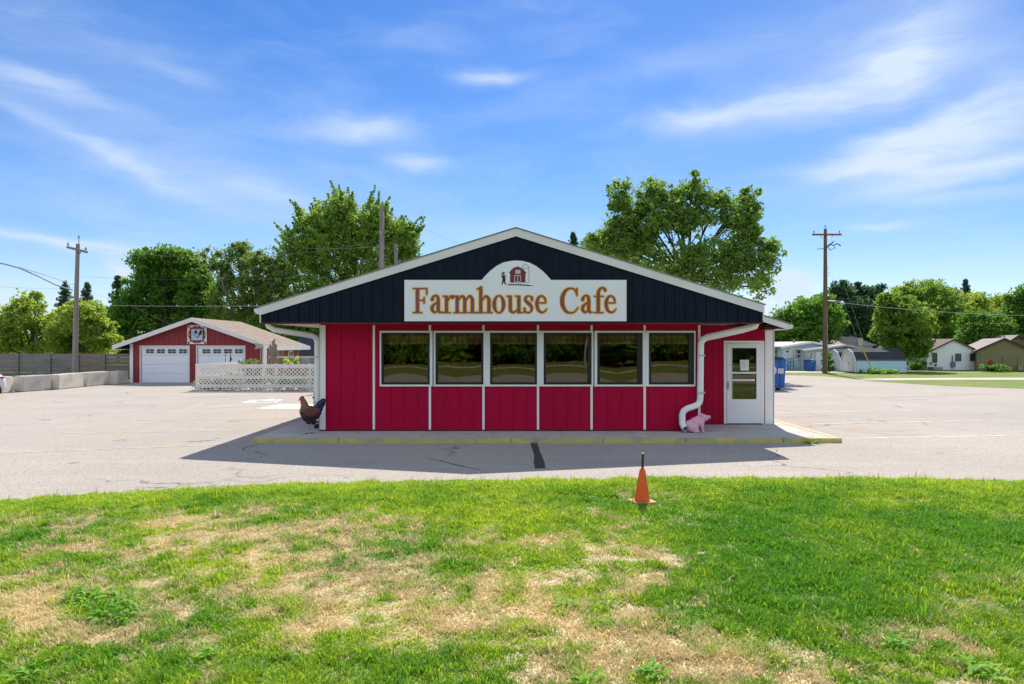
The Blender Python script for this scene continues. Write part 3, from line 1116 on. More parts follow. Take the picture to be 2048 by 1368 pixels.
    for i, (a, b_) in enumerate(wins):
        f = MB()
        y0, y1 = YW - .034, YW + .06
        gl, gr = edge_l[i], edge_r[i]
        # flat white surround, four butted boards
        bt = .045
        f.box(a, b_, y0, y1, wz1 - bt, wz1)
        f.box(a, b_, y0, y1, wz0, wz0 + bt)
        f.box(a, a + gl, y0, y1, wz0 + bt, wz1 - bt)
        f.box(b_ - gr, b_, y0, y1, wz0 + bt, wz1 - bt)
        win = f.build('window', WHITE, t, bevel=.003)
        i0, i1, j0, j1 = a + gl, b_ - gr, wz0 + bt, wz1 - bt
        sl, sr = dark_side[i]
        k = MB()
        ya, yb = YW - .012, YW + .055
        k.box(i0 + .001, i1 - .001, ya, yb, j1 - .045, j1 - .001)
        k.box(i0 + .001, i1 - .001, ya, yb, j0 + .001, j0 + .055)
        k.box(i0 + .001, i0 + sl, ya, yb, j0 + .055, j1 - .045)
        k.box(i1 - sr, i1 - .001, ya, yb, j0 + .055, j1 - .045)
        k.build('sash', BLACK, win)
        p0, p1, q0, q1 = i0 + sl - .01, i1 - sr + .01, j0 + .05, j1 - .04
        n = 24
        u, v = np.meshgrid(np.linspace(-1, 1, n), np.linspace(-1, 1, n), indexing='ij')
        yy = YW + .02 - bulge[i] * (1 - u ** 2) * (1 - .4 * v ** 2) + (.0012, -.0016, .0008, .002, -.0022, .0014)[i] * u + (.0008, -.001, .0012, -.0006, .001, -.0012)[i] * v
        V = np.stack([(p0 + p1) / 2 + u * (p1 - p0) / 2, yy - YW, (q0 + q1) / 2 + v * (q1 - q0) / 2 - .1], -1).reshape(-1, 3)
        idx = np.arange(n * n).reshape(n, n)
        Fc = np.stack([idx[:-1, :-1], idx[1:, :-1], idx[1:, 1:], idx[:-1, 1:]], -1).reshape(-1, 4)
        fast_mesh('pane', V, Fc, GLASS, win, smooth=True)
        # gathered valance hanging inside
        m2 = MB()
        nn = 60
        vs = []
        for kx in range(nn):
            x = p0 - .02 + (p1 - p0 + .04) * kx / (nn - 1)
            y = YW + .165 + .018 * math.sin(kx * 1.3 + i) + .008 * math.sin(kx * .5)
            for z in (q1 + .02, q1 - .24 - .006 * math.sin(kx * .9)):
                vs.append((x, y, z))
        m2.add(vs, [(2 * q, 2 * q + 2, 2 * q + 3, 2 * q + 1) for q in range(nn - 1)])
        m2.build('valance', vm, win, smooth=True, clean=False)
    for i in (0, 3):     # the dark joints between the paired frames
        k = MB()
        k.box(wins[i][1] + .001, wins[i + 1][0] - .001, YW - .005, YW + .06, wz0 + .031, wz1 - .031)
        k.build('window_joint', BLACK, t)
    # door in the recessed wall
    d = MB()
    cz = dz1
    cw = .075
    d.box(dx0, dx1, YD - .035, YD - .001, cz - cw, cz)
    d.box(dx0, dx0 + cw, YD - .035, YD - .001, zb + .01, cz - cw)
    d.box(dx1 - cw, dx1, YD - .035, YD - .001, zb + .01, cz - cw)
    dm = mat('white_door_paint', (.85, .87, .90), (.80, .82, .85), rough=.4, scale=1.5)
    fr_ = d.build('door_frame', WHITE, t, bevel=.003)
    lx0_, lx1_ = dx0 + cw + .006, dx1 - cw - .006
    lz0, lz1 = zb + .025, cz - cw - .006
    gx0_, gx1_ = PX(1463, YD), PX(1511.5, YD)
    gz0, gz1 = PZ(798, YD), PZ(696, YD)
    leaf = MB()
    ya, yb = YD - .045, YD - .005
    leaf.box(lx0_, gx0_, ya, yb, lz0, lz1)
    leaf.box(gx1_, lx1_, ya, yb, lz0, lz1)
    leaf.box(gx0_, gx1_, ya, yb, lz0, gz0)
    leaf.box(gx0_, gx1_, ya, yb, gz1, lz1)
    door = leaf.build('door', dm, t)
    m1 = MB()
    z = PZ(745.5, YD)
    m1.box(gx0_ + .001, gx1_ - .001, ya + .004, yb, z - .022, z + .022)
    z = PZ(760, YD)
    m1.box(gx0_ + .001, gx1_ - .05, ya - .014, yb, z - .02, z + .02)
    for (u0, u1, v0, v1) in ((gx0_ - .018, gx1_ + .018, gz1, gz1 + .018), (gx0_ - .018, gx1_ + .018, gz0 - .018, gz0), (gx0_ - .018, gx0_, gz0, gz1), (gx1_, gx1_ + .018, gz0, gz1)):
        m1.box(u0, u1, ya - .008, ya - .001, v0, v1)
    m1.build('glazing_bar', dm, door)
    gl = MB()
    gl.quad((gx0_ - .004, YD - .020, gz0 - .004), (gx1_ + .004, YD - .020, gz0 - .004), (gx1_ + .004, YD - .020, gz1 + .004), (gx0_ - .004, YD - .020, gz1 + .004))
    gl.build('pane', GLASS, door, clean=False)
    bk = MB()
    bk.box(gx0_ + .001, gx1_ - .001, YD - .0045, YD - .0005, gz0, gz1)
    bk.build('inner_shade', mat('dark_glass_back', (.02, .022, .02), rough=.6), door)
    h = MB()
    hx = (lx0_ + gx0_) / 2 - .04
    hz = PZ(770, YD)
    h.box(hx - .018, hx + .018, ya - .012, ya - .001, hz - .11, hz + .11)
    h.tube([(hx, ya - .012, hz + .07), (hx, ya - .05, hz + .06), (hx, ya - .05, hz - .06), (hx, ya - .012, hz - .07)], .010, 8)
    h.build('handle', mat('steel_handle', (.55, .55, .55), rough=.3, metallic=.9), door)
    # downspouts
    r1 = .075
    ds = MB()
    ds.tube([(5.72, YG + .16, SOF + .01), (5.69, YG + .18, SOF - .075), (5.60, YG + .24, 2.615), (5.45, YG + .30, 2.565), (5.0, YG + .47, 2.455), (4.72, YW - .16, 2.385), (4.62, YW - .125, 2.33),
             (4.578, YW - .112, 2.23), (4.575, YW - .11, 2.0), (4.565, YW - .11, .90), (4.545, YW - .11, .815), (4.49, YW - .13, .745), (4.36, YW - .17, .705), (4.22, YW - .20, .665), (4.135, YW - .215, .61),
             (4.10, YW - .22, .52), (4.10, YW - .24, .30), (4.125, YW - .29, .23), (4.155, YW - .36, .195)], r1, 16, cap=False, sq=.72)
    ds.build('downspout', WHITE, t, smooth=True)
    ds = MB()
    ds.lathe((4.152, YW - .352, .20), [(0.058, -.002), (0.06, .0)], 12)
    ds.v = [(x, y + (z - .2) * .0 + .0, z) for x, y, z in ds.v]
    ds.build('spout_mouth', mat('dark_hole', (.02, .02, .02), rough=.9), t)
    ds = MB()
    y = YW + .1
    ds.tube([(-5.72, YG + .16, SOF + .01), (-5.70, YG + .17, 2.64), (-5.58, YG + .22, 2.56), (-5.4, YG + .30, 2.525), (-5.0, y - .3, 2.455), (-4.86, y - .12, 2.42), (-4.80, y - .03, 2.36), (-4.785, y, 2.26),
             (-4.785, y, 1.2), (-4.785, y, .34)], .062, 14, sq=.72)
    ds.build('downspout', WHITE, t, smooth=True)
    sm = mat('strap_white', (.6, .6, .6), rough=.5)
    for (cx_, cy_, hw, hd, zs) in ((4.572, YW - .11, .088, .088, (1.95, 1.05)), (-4.785, YW + .1, .068, .068, (1.9, .8))):
        for z in zs:
            k = MB()
            k.box(cx_ - hw, cx_ + hw, cy_ - hd - .001, cy_ - hd + .006, z - .018, z + .018)
            k.build('downspout_strap', sm, t)
    # dark red splash block under the left downspout
    # vent stack on the right slope of the roof
    v = MB()
    vx, vy = PX(1338, 19.5), 19.5
    vz = roof_z(vx)
    v.lathe((vx, vy, vz - .02), [(.10, 0), (.075, .18), (.055, .2), (.055, .5), (.10, .5), (.11, .56), (.03, .60)], 14)
    v.build('roof_vent', mat('galvanised', (.35, .35, .36), rough=.4, metallic=.7), t, smooth=True)
    return t


CAFE = cafe()


def notice():
    b = MB()
    x0, x1 = PX(1479, YD), PX(1497, YD)
    z0, z1 = PZ(741, YD), PZ(719.5, YD)
    y = YD - .0235
    b.add([(x0, y, z1), (x1, y, z1 + .0), (x1 - .0, y - .0006, z0), (x0 + .018, y - .0006, z0 + .002)], [(0, 3, 2, 1)])
    b.box(x0 + .004, x1 - .004, y - .0006, y - .0001, z1 - .004, z1 - .001)
    t = thing('paper_notice', 'white paper notice taped inside the glass of the white cafe door', 'notice', ((x0 + x1) / 2, y, z0))
    b.build('sheet', mat('white_paper', (.80, .80, .82), (.76, .76, .78), rough=.8), t)
    k = MB()
    for i in range(9):
        z = z1 - .035 - .022 * i
        k.box(x0 + .035, x1 - .03 - .03 * ((i * 5) % 3), y - .0022, y - .0012, z - .003, z + .003)
    k.build('print', mat('grey_print', (.48, .48, .50), rough=.8), t)


notice()


# ------------------------------------------------------------------ cafe sign
def spline(pts, n=14):
    P = np.array(pts, float)
    out = []
    for i in range(len(P) - 1):
        p0, p1, p2, p3 = P[max(i - 1, 0)], P[i], P[i + 1], P[min(i + 2, len(P) - 1)]
        for k in range(n):
            t = k / n
            out.append(.5 * ((2 * p1) + (-p0 + p2) * t + (2 * p0 - 5 * p1 + 4 * p2 - p3) * t * t + (-p0 + 3 * p1 - 3 * p2 + p3) * t ** 3))
    out.append(P[-1])
    return np.array(out)


GLYPH = {
    'F': ([(31, 0, 59, 200), (8, 0, 82, 11), (8, 189, 124, 200), (112, 146, 124, 200), (58, 97, 100, 108), (91, 78, 103, 128)], []),
    'a': ([], [[(16, 108, 13), (24, 130, 9), (42, 140, 7), (58, 130, 11), (63, 105, 13), (63, 60, 13), (63, 30, 13), (70, 11, 10), (90, 8, 5)],
               [(62, 88, 5), (40, 76, 8), (18, 54, 12), (16, 28, 12), (32, 9, 9), (52, 16, 6), (63, 30, 6)]]),
    'r': ([(18, 0, 44, 140), (1, 0, 66, 10), (1, 129, 30, 140)], [[(44, 98, 5), (56, 124, 7), (70, 134, 9), (78, 124, 11)]]),
    'm': ([(16, 0, 42, 140), (76, 0, 102, 105), (136, 0, 162, 105), (0, 0, 58, 10), (63, 0, 116, 10), (122, 0, 178, 10), (0, 129, 30, 140)],
          [[(42, 104, 5), (58, 130, 8), (76, 132, 10), (89, 108, 13), (89, 95, 13)], [(102, 104, 5), (118, 130, 8), (136, 132, 10), (149, 108, 13), (149, 95, 13)]]),
    'h': ([(16, 0, 42, 205), (0, 0, 60, 10), (66, 0, 122, 10), (80, 0, 106, 105)],
          [[(2, 190, 6), (20, 198, 7), (32, 205, 8)], [(42, 100, 5), (60, 129, 8), (78, 132, 10), (93, 108, 13), (93, 95, 13)]]),
    'o': ([], [[(52 + 37 * math.cos(a), 71 + 67 * math.sin(a), 6 + 8 * math.cos(a) ** 2) for a in np.linspace(0, 2 * math.pi, 25)]]),
    'u': ([(18, 40, 44, 140), (86, 0, 112, 140), (0, 129, 40, 140), (68, 129, 108, 140), (98, 0, 128, 10)], [[(31, 48, 13), (34, 22, 12), (52, 8, 9), (72, 14, 7), (88, 32, 5)]]),
    's': ([], [[(68, 106, 9), (60, 128, 6), (40, 136, 6), (20, 124, 10), (17, 103, 11), (34, 84, 13), (54, 66, 13), (66, 44, 11), (60, 16, 8), (38, 5, 6), (16, 14, 7), (9, 38, 9)],
               [(70, 100, 5), (71, 132, 5)], [(8, 42, 5), (8, 8, 5)]]),
    'e': ([(20, 76, 80, 87)], [[(83, 82, 6), (80, 112, 8), (56, 136, 7), (29, 124, 10), (16, 90, 13), (16, 60, 13), (28, 24, 11), (55, 7, 8), (78, 17, 6), (93, 36, 4)]]),
    'C': ([(128, 136, 139, 200)], [[(133, 150, 6), (114, 186, 7), (80, 196, 7), (44, 178, 12), (21, 135, 15), (17, 98, 16), (22, 58, 15), (48, 16, 11), (86, 3, 7), (118, 14, 6), (141, 46, 5)]]),
    'f': ([(22, 0, 50, 150), (4, 0, 78, 10), (2, 128, 78, 138)], [[(36, 145, 14), (40, 176, 12), (58, 198, 8), (80, 198, 8), (90, 182, 12)]]),
}
PLACED = [('F', 172), ('a', 317), ('r', 414), ('m', 500), ('h', 686), ('o', 806), ('u', 916), ('s', 1050), ('e', 1142), ('C', 1339), ('a', 1502), ('f', 1604), ('e', 1687)]


def glyph_field(ch, X, Z):
    d = np.full(X.shape, 1e3)
    boxes, strokes = GLYPH[ch]
    for (x0, y0, x1, y1) in boxes:
        qx = np.abs(X - (x0 + x1) / 2) - (x1 - x0) / 2
        qz = np.abs(Z - (y0 + y1) / 2) - (y1 - y0) / 2
        d = np.minimum(d, np.hypot(np.maximum(qx, 0), np.maximum(qz, 0)) + np.minimum(np.maximum(qx, qz), 0))
    for st in strokes:
        for (x, z, r) in spline(st, 8):
            d = np.minimum(d, np.hypot(X - x, Z - z) - r)
    return d


def field_polys(D, xs, zs, level):
    """polygons of D < level on a regular grid"""
    polys = []
    E = D - level
    nx, nz = E.shape
    ins = E < 0
    for j in range(nz - 1):
        run = None
        for i in range(nx - 1):
            c = [(i, j), (i + 1, j), (i + 1, j + 1), (i, j + 1)]
            k = [ins[q] for q in c]
            if all(k):
                run = i if run is None else run
                continue
            if run is not None:
                polys.append([(xs[run], zs[j]), (xs[i], zs[j]), (xs[i], zs[j + 1]), (xs[run], zs[j + 1])])
                run = None
            if not any(k):
                continue
            P = []
            for q in range(4):
                a, b = c[q], c[(q + 1) % 4]
                if ins[a]:
                    P.append((xs[a[0]], zs[a[1]]))
                if ins[a] != ins[b]:
                    t = E[a] / (E[a] - E[b])
                    P.append((xs[a[0]] + (xs[b[0]] - xs[a[0]]) * t, zs[a[1]] + (zs[b[1]] - zs[a[1]]) * t))
            if len(P) > 2:
                polys.append(P)
        if run is not None:
            i = nx - 1
            polys.append([(xs[run], zs[j]), (xs[i], zs[j]), (xs[i], zs[j + 1]), (xs[run], zs[j + 1])])
    return polys


def cafe_sign():
    YS = YG - .075                                # front face of the board
    k = YS / F / 3.938                            # metres per zoom pixel
    x0s, z0s = PX(780, YS), PZ(440, YS)

    def sx(u):
        return x0s + u * k

    def sz(v):
        return z0s - v * k
    t = thing('cafe_sign', 'big white arched board lettered Farmhouse Cafe on the navy gable', 'sign', (sx(990), YS, sz(797)))
    wm = mat('white_sign_paint', (.80, .82, .86), (.76, .78, .82), rough=.5, scale=1.2, dirt=(.62, .62, .6), dscale=4, dlo=.66, damt=.3)
    outl = [(114, 797), (1862, 797), (1862, 473), (1268, 473)]
    arc = [(1268, 473), (1240, 440), (1200, 400), (1150, 363), (1100, 337), (1040, 323), (995, 320), (950, 323), (890, 336), (840, 362), (790, 400), (750, 440), (722, 473)]
    outl += arc[1:] + [(114, 473)]
    pol = [(sx(u), sz(v)) for u, v in outl]
    b = MB()
    b.prism(pol, YS, YS + .045)
    b.build('board', wm, t)
    # thin dark edge moulding behind the board
    e = MB()
    cx, cz = sx(990), sz(640)
    pol2 = [(x + math.copysign(.018, x - cx) * (1 if abs(u - 990) > 800 else .4), z + (.018 if z > sz(600) else -.018)) for (x, z), (u, v) in zip(pol, outl)]
    e.prism(pol2, YS + .012, YS + .044)
    e.build('edge_moulding', mat('dark_sign_edge', (.06, .035, .045), rough=.6), t)
    gold = mat('gold_letter_edge', (.95, .60, .08), (.86, .52, .07), rough=.45, scale=6)
    brown = mat('brown_letter_edge', (.36, .12, .04), (.42, .16, .045), rough=.5, scale=9)
    maroon = mat('maroon_letter', (.225, .062, .075), (.25, .07, .08), rough=.5, scale=8)
    for ch, u0 in PLACED:
        w = 195 if ch == 'm' else 150
        st = 2.4
        gx = np.arange(-16, w + 16, st)
        gz = np.arange(-16, 225, st)
        X, Z = np.meshgrid(gx, gz, indexing='ij')
        D = glyph_field(ch, X, Z)
        par = None
        for (lvl, off, name, m) in ((7.5, .0025, 'letter', gold), (1.2, .0045, 'letter_body', brown), (-3.8, .0065, 'letter_core', maroon)):
            q = MB()
            for P in field_polys(D, gx, gz, lvl):
                n0 = len(q.v)
                q.v += [(sx(u0 + a), YS - off, sz(735 - c)) for a, c in P]
                q.f.append(tuple(range(n0, len(q.v))))
            o = q.build(name, m, t if par is None else par, clean=False)
            par = par or o
    # painted farm scene in the arch (measured on a finer enlargement)
    kk = YS / F / 10.24
    ex, ez = PX(940, YS), PZ(510, YS)

    def E(u, v):
        return (ex + u * kk, ez - v * kk)

    def flat(polys, off, name, m, par):
        q = MB()
        for i, P in enumerate(polys):
            n0 = len(q.v)
            q.v += [(E(u, v)[0], YS - off - .0003 * i, E(u, v)[1]) for u, v in P]
            q.f.append(tuple(range(n0, len(q.v))))
        return q.build(name, m, par, clean=False)
    red = mat('painted_barn_red', (.17, .03, .045), rough=.5)
    ink = mat('painted_black', (.012, .014, .014), rough=.5)
    barn = flat([[(820, 565), (820, 378), (795, 365), (845, 305), (895, 262), (980, 232), (1062, 272), (1110, 310), (1160, 375), (1138, 380), (1132, 565)]], .003, 'painted_barn', red, t)
    flat([[(925, 305), (1035, 305), (1035, 385), (925, 385)], [(905, 415), (1045, 415), (1045, 556), (905, 556)]], .005, 'painted_opening', mat('pale_pink_paint', (.62, .52, .56), rough=.5), barn)
    flat([[(922, 432), (970, 432), (970, 543), (922, 543)], [(985, 432), (1030, 432), (1030, 543), (985, 543)]], .007, 'painted_door', red, barn)
    silo = []

    def seg(a, b, w=3.5):
        n = Vector((-(b[1] - a[1]), b[0] - a[0])).normalized() * w
        silo.append([(a[0] + n.x, a[1] + n.y), (b[0] + n.x, b[1] + n.y), (b[0] - n.x, b[1] - n.y), (a[0] - n.x, a[1] - n.y)])
    ar = [(1137 - 69 * math.cos(a), 270 - 72 * math.sin(a)) for a in np.linspace(0, math.pi, 11)]
    for i in range(10):
        seg(ar[i], ar[i + 1])
    seg((1070, 270), (1206, 270))
    seg((1206, 270), (1204, 566))
    seg((1140, 566), (1204, 566), 2.5)
    flat(silo, .003, 'painted_silo', mat('painted_grey', (.06, .09, .11), rough=.5), t)
    gr = [(757, 588), (790, 622), (1000, 622), (1200, 634), (1330, 630), (1180, 610), (1060, 602)]
    for u in range(1040, 760, -36):
        gr += [(u, 605), (u - 14, 582), (u - 20, 600)]
    flat([gr], .003, 'painted_grass', ink, t)
    fm = [[(648, 608), (672, 606), (690, 540), (712, 606), (736, 608), (722, 512), (736, 480), (664, 480), (662, 512)],
          [(668, 484), (660, 420), (672, 402), (690, 412), (712, 402), (722, 470), (716, 484)],
          [(655, 392), (650, 368), (664, 355), (682, 360), (690, 344), (708, 352), (720, 372), (700, 378), (690, 392), (676, 402)],
          [(648, 470), (644, 400), (660, 395), (656, 440), (662, 478)], [(728, 478), (742, 440), (730, 402), (722, 398), (732, 440)]]
    flat(fm, .003, 'painted_farmer', ink, t)


cafe_sign()


# ------------------------------------------------------------------ statues on the walk
def sculpt(name, mb, m, parent, voxel=.012, smooth=6, colour=None):
    """one continuous skin over the gathered shapes"""
    tmp = mb.build(name + '_raw', m, parent)
    md = tmp.modifiers.new('r', 'REMESH')
    md.mode = 'VOXEL'
    md.voxel_size = voxel
    sm = tmp.modifiers.new('s', 'SMOOTH')
    sm.iterations = smooth
    sm.factor = .5
    bpy.context.view_layer.update()
    dg = bpy.context.evaluated_depsgraph_get()
    me = bpy.data.meshes.new_from_object(tmp.evaluated_get(dg))
    old = tmp.data
    tmp.modifiers.clear()
    tmp.data = me
    bpy.data.meshes.remove(old)
    tmp.name = name
    me.name = name
    me.polygons.foreach_set('use_smooth', [True] * len(me.polygons))
    if colour is not None:
        at = me.color_attributes.new('paint', 'FLOAT_COLOR', 'POINT')
        at.data.foreach_set('color', np.array([colour(v.co) for v in me.vertices], dtype=np.float32).ravel())
    return tmp


def paint_mat(name, rough=.45):
    m = bpy.data.materials.new(name)
    m.use_nodes = True
    N = NT(m.node_tree)
    b = N.n['Principled BSDF']
    a = N.new('ShaderNodeAttribute', attribute_name='paint')
    tc = N.new('ShaderNodeTexCoord')
    f = N.maprange(N.noise(tc.outputs['Object'], 30, 4), .3, .7, .78, 1.2)
    s = N.new('ShaderNodeVectorMath', operation='SCALE')
    N.l.new(a.outputs['Color'], s.inputs[0])
    N.l.new(f, s.inputs['Scale'])
    N.l.new(s.outputs[0], b.inputs['Base Color'])
    b.inputs['Roughness'].default_value = rough
    bp = N.new('ShaderNodeBump')
    bp.inputs['Strength'].default_value = .25
    bp.inputs['Distance'].default_value = .01
    N.l.new(N.noise(tc.outputs['Object'], 45, 3), bp.inputs['Height'])
    N.l.new(bp.outputs[0], b.inputs['Normal'])
    return m


def rooster():
    X0, Y0, Z0 = PX(621.4, 16.2), 16.2, .10
    t = thing('rooster_statue', 'large painted rooster statue with navy tail at the left end of the cafe front', 'statue', (X0, Y0, Z0))

    def W(x, z, y=0):
        return (X0 + x, Y0 + y, Z0 + z)
    b = MB()
    b.ellipsoid(W(-.20, .81), (.062, .052, .06))
    b.tube([W(-.195, .81), W(-.165, .755), W(-.148, .69), (W(-.14, .62)), W(-.13, .54)], [.055, .068, .085, .105, .12], 14)
    b.ellipsoid(W(-.135, .52), (.13, .125, .15))
    b.ellipsoid(W(0, .475), (.235, .155, .185), rot=(0, R(6), 0))
    b.ellipsoid(W(-.03, .43), (.20, .14, .18))
    b.ellipsoid(W(.13, .51), (.13, .11, .13), rot=(0, R(-25), 0))
    b.ellipsoid(W(-.03, .30, -.055), (.075, .055, .09))
    b.ellipsoid(W(.055, .29, .055), (.07, .055, .09))

    def col(c):
        x, z = c.x, c.z
        if z > .78 and x < -.15:
            return (.27, .05, .035, 1)
        k = min(1, max(0, (z - .50 - .25 * (x + .1)) / .16))
        n = (.21, .095, .045)
        d = (.016, .011, .014)
        if x > -.02 and z > .40:
            q = min(1, max(0, (z - .40) / .14))
            n2 = (.13, .022, .022)
            return tuple(d[i] * (1 - q) + n2[i] * q for i in range(3)) + (1,)
        return tuple(d[i] * (1 - k) + n[i] * k for i in range(3)) + (1,)
    pm = paint_mat('rooster_paint')
    sculpt('body', b, pm, t, .011, 5, col)
    # wing lying against the near flank and one on the far flank
    for s in (-1, 1):
        w = MB()
        w.ellipsoid(W(.035, .50, s * .135), (.165, .035, .10), rot=(R(s * 12), R(8), 0))
        sculpt('wing', w, mat('rooster_wing_maroon', (.145, .026, .024), (.09, .02, .02), rough=.55, scale=14, bump=.3, bscale=30), t, .012, 3)
    # tail of overlapping sickle feathers
    tl = MB()
    for k in range(9):
        a = (k - 4) / 4
        y = .03 * math.sin(k * 2.4)
        tip = (.20 + .17 * (1 - .25 * abs(a)) + .0 * a, .55 + .26 * (1 - .18 * k / 4) + .03)
        q = min(k, 7)
        ex, ez = ((.335, .825), (.368, .805), (.366, .765), (.347, .71), (.325, .66), (.30, .61), (.275, .56), (.25, .51))[q]
        bx, bz = .11 + .012 * q, .62 - .022 * q
        p0 = W(bx, bz, y * .3)
        p1 = W(bx + (ex - bx) * .45 - .01, bz + (ez - bz) * .5 + .01, y)
        p2 = W(bx + (ex - bx) * .85 - .006, bz + (ez - bz) * .9 + .006, y * .8)
        p3 = W(ex, ez, y * .6)
        tl.tube([p0, p1, p2, p3], [.042, .042, .034, .012], 8)
    sculpt('tail', tl, mat('rooster_tail_navy', (.008, .018, .085), (.006, .011, .04), rough=.4, scale=9, bump=.3, bscale=25), t, .012, 3)
    c = MB()
    pts = [(-.262, .845), (-.25, .875), (-.235, .862), (-.222, .893), (-.205, .872), (-.188, .902), (-.172, .878), (-.155, .89), (-.15, .85), (-.175, .83), (-.24, .825)]
    c.prism([(X0 + x, Z0 + z) for x, z in pts], Y0 - .014, Y0 + .014)
    redm = mat('rooster_comb_red', (.48, .05, .045), (.34, .035, .035), rough=.45, scale=12)
    c.build('comb', redm, t, bevel=.005, smooth=True)
    for s in (-1, 1):
        c = MB()
        c.ellipsoid(W(-.178, .765, s * .052), (.036, .016, .055))
        c.ellipsoid(W(-.215, .735, s * .028), (.02, .012, .045))
        c.build('wattle', redm, t, smooth=True)
        e = MB()
        e.ellipsoid(W(-.222, .825, s * .047), (.010, .007, .010))
        e.build('eye', mat('statue_eye', (.02, .012, .008), rough=.2), t, smooth=True)
    k = MB()
    k.tube([W(-.245, .808), W(-.272, .80), W(-.296, .782)], [.024, .017, .003], 8)
    k.build('beak', mat('beak_tan', (.42, .26, .10), rough=.5), t, smooth=True)
    lm = mat('rooster_leg_grey', (.48, .44, .36), (.36, .33, .28), rough=.6, scale=14)
    for (x, y) in ((-.055, -.06), (.04, .055)):
        l = MB()
        l.tube([W(x + .015, .27, y), W(x + .012, .17, y), W(x - .002, .09, y), W(x - .008, .03, y)], [.030, .019, .016, .021], 10)
        for a in (-35, 0, 35, 180):
            L = .15 if a != 180 else .07
            dx, dy = -math.cos(R(a)), math.sin(R(a))
            l.tube([W(x - .008, .032, y), W(x - .008 + dx * L * .5, .03, y + dy * L * .5), W(x - .008 + dx * L * .85, .016, y + dy * L * .85), W(x - .008 + dx * L, .004, y + dy * L)], [.017, .014, .012, .005], 8)
        l.build('leg', lm, t, smooth=True)


rooster()


def pig():
    X0, Y0, Z0 = PX(1394, 16.40), 16.40, .10
    t = thing('pig_statue', 'pink pig statue sitting on the walk beside the white door', 'statue', (X0, Y0, Z0))

    def W(x, z, y=0):
        return (X0 + x, Y0 + y, Z0 + z)
    b = MB()
    b.ellipsoid(W(-.155, .155), (.145, .135, .15), rot=(0, R(-15), 0))
    b.ellipsoid(W(-.05, .225), (.165, .13, .135), rot=(0, R(-40), 0))
    b.ellipsoid(W(.065, .285), (.115, .115, .135), rot=(0, R(-35), 0))
    b.ellipsoid(W(.145, .355), (.10, .088, .085), rot=(0, R(-8), 0))
    b.ellipsoid(W(.20, .335), (.085, .07, .058), rot=(0, R(-14), 0))
    b.tube([W(.19, .35), W(.25, .362), W(.302, .366)], [.066, .050, .046], 12)
    for s in (-1, 1):
        y = s * .085
        b.tube([W(.075, .25, y * .8), W(.10, .16, y), W(.115, .06, y), W(.125, .012, y)], [.065, .048, .034, .038], 10)
        b.ellipsoid(W(-.105, .115, s * .105), (.125, .06, .105), rot=(0, R(20), 0))
        b.tube([W(-.10, .05, s * .125), W(-.03, .035, s * .125), W(.035, .024, s * .12)], [.05, .036, .026], 8)
    pk = mat('pig_pink_paint', (.78, .42, .52), (.70, .36, .47), rough=.55, scale=7, dirt=(.30, .18, .16), dscale=6, dlo=.62, damt=.5, bump=.15, bscale=40)
    sculpt('body', b, pk, t, .010, 5)
    for s in (-1, 1):
        e = MB()
        y = s * .06
        e.add([W(.075, .405, y), W(.135, .415, y * 1.15), W(.09, .485, y * 1.5), W(.085, .408, y - .012), W(.130, .412, y + .012), W(.094, .47, y * 1.3)],
              [(0, 1, 2), (3, 5, 4), (0, 3, 4, 1), (1, 4, 5, 2), (2, 5, 3, 0)])
        e.tube([W(.10, .40, y), W(.098, .44, y * 1.2), W(.085, .482, y * 1.45)], [.034, .028, .006], 8)
        e.build('ear', pk, t, smooth=True)
        e = MB()
        e.ellipsoid(W(.205, .385, s * .060), (.011, .007, .011))
        e.build('eye', mat('statue_eye', (.02, .012, .008), rough=.2), t, smooth=True)
    sn = MB()
    sn.tube([W(.298, .366), W(.318, .368)], [.048, .045], 14)
    sn.build('snout', mat('pig_snout', (.66, .36, .42), rough=.5), t, smooth=True)
    m = MB()
    for s in (-1, 1):
        m = MB()
        m.ellipsoid(W(.319, .37, s * .018), (.004, .008, .012))
        m.build('nostril', mat('nostril_dark', (.12, .04, .05), rough=.7), t)
    q = MB()
    q.tube([W(-.285, .12), W(-.31, .14, -.01), W(-.315, .165, .01), W(-.295, .17, .0)], [.012, .010, .008, .005], 6)
    q.build('tail', pk, t, smooth=True)


pig()


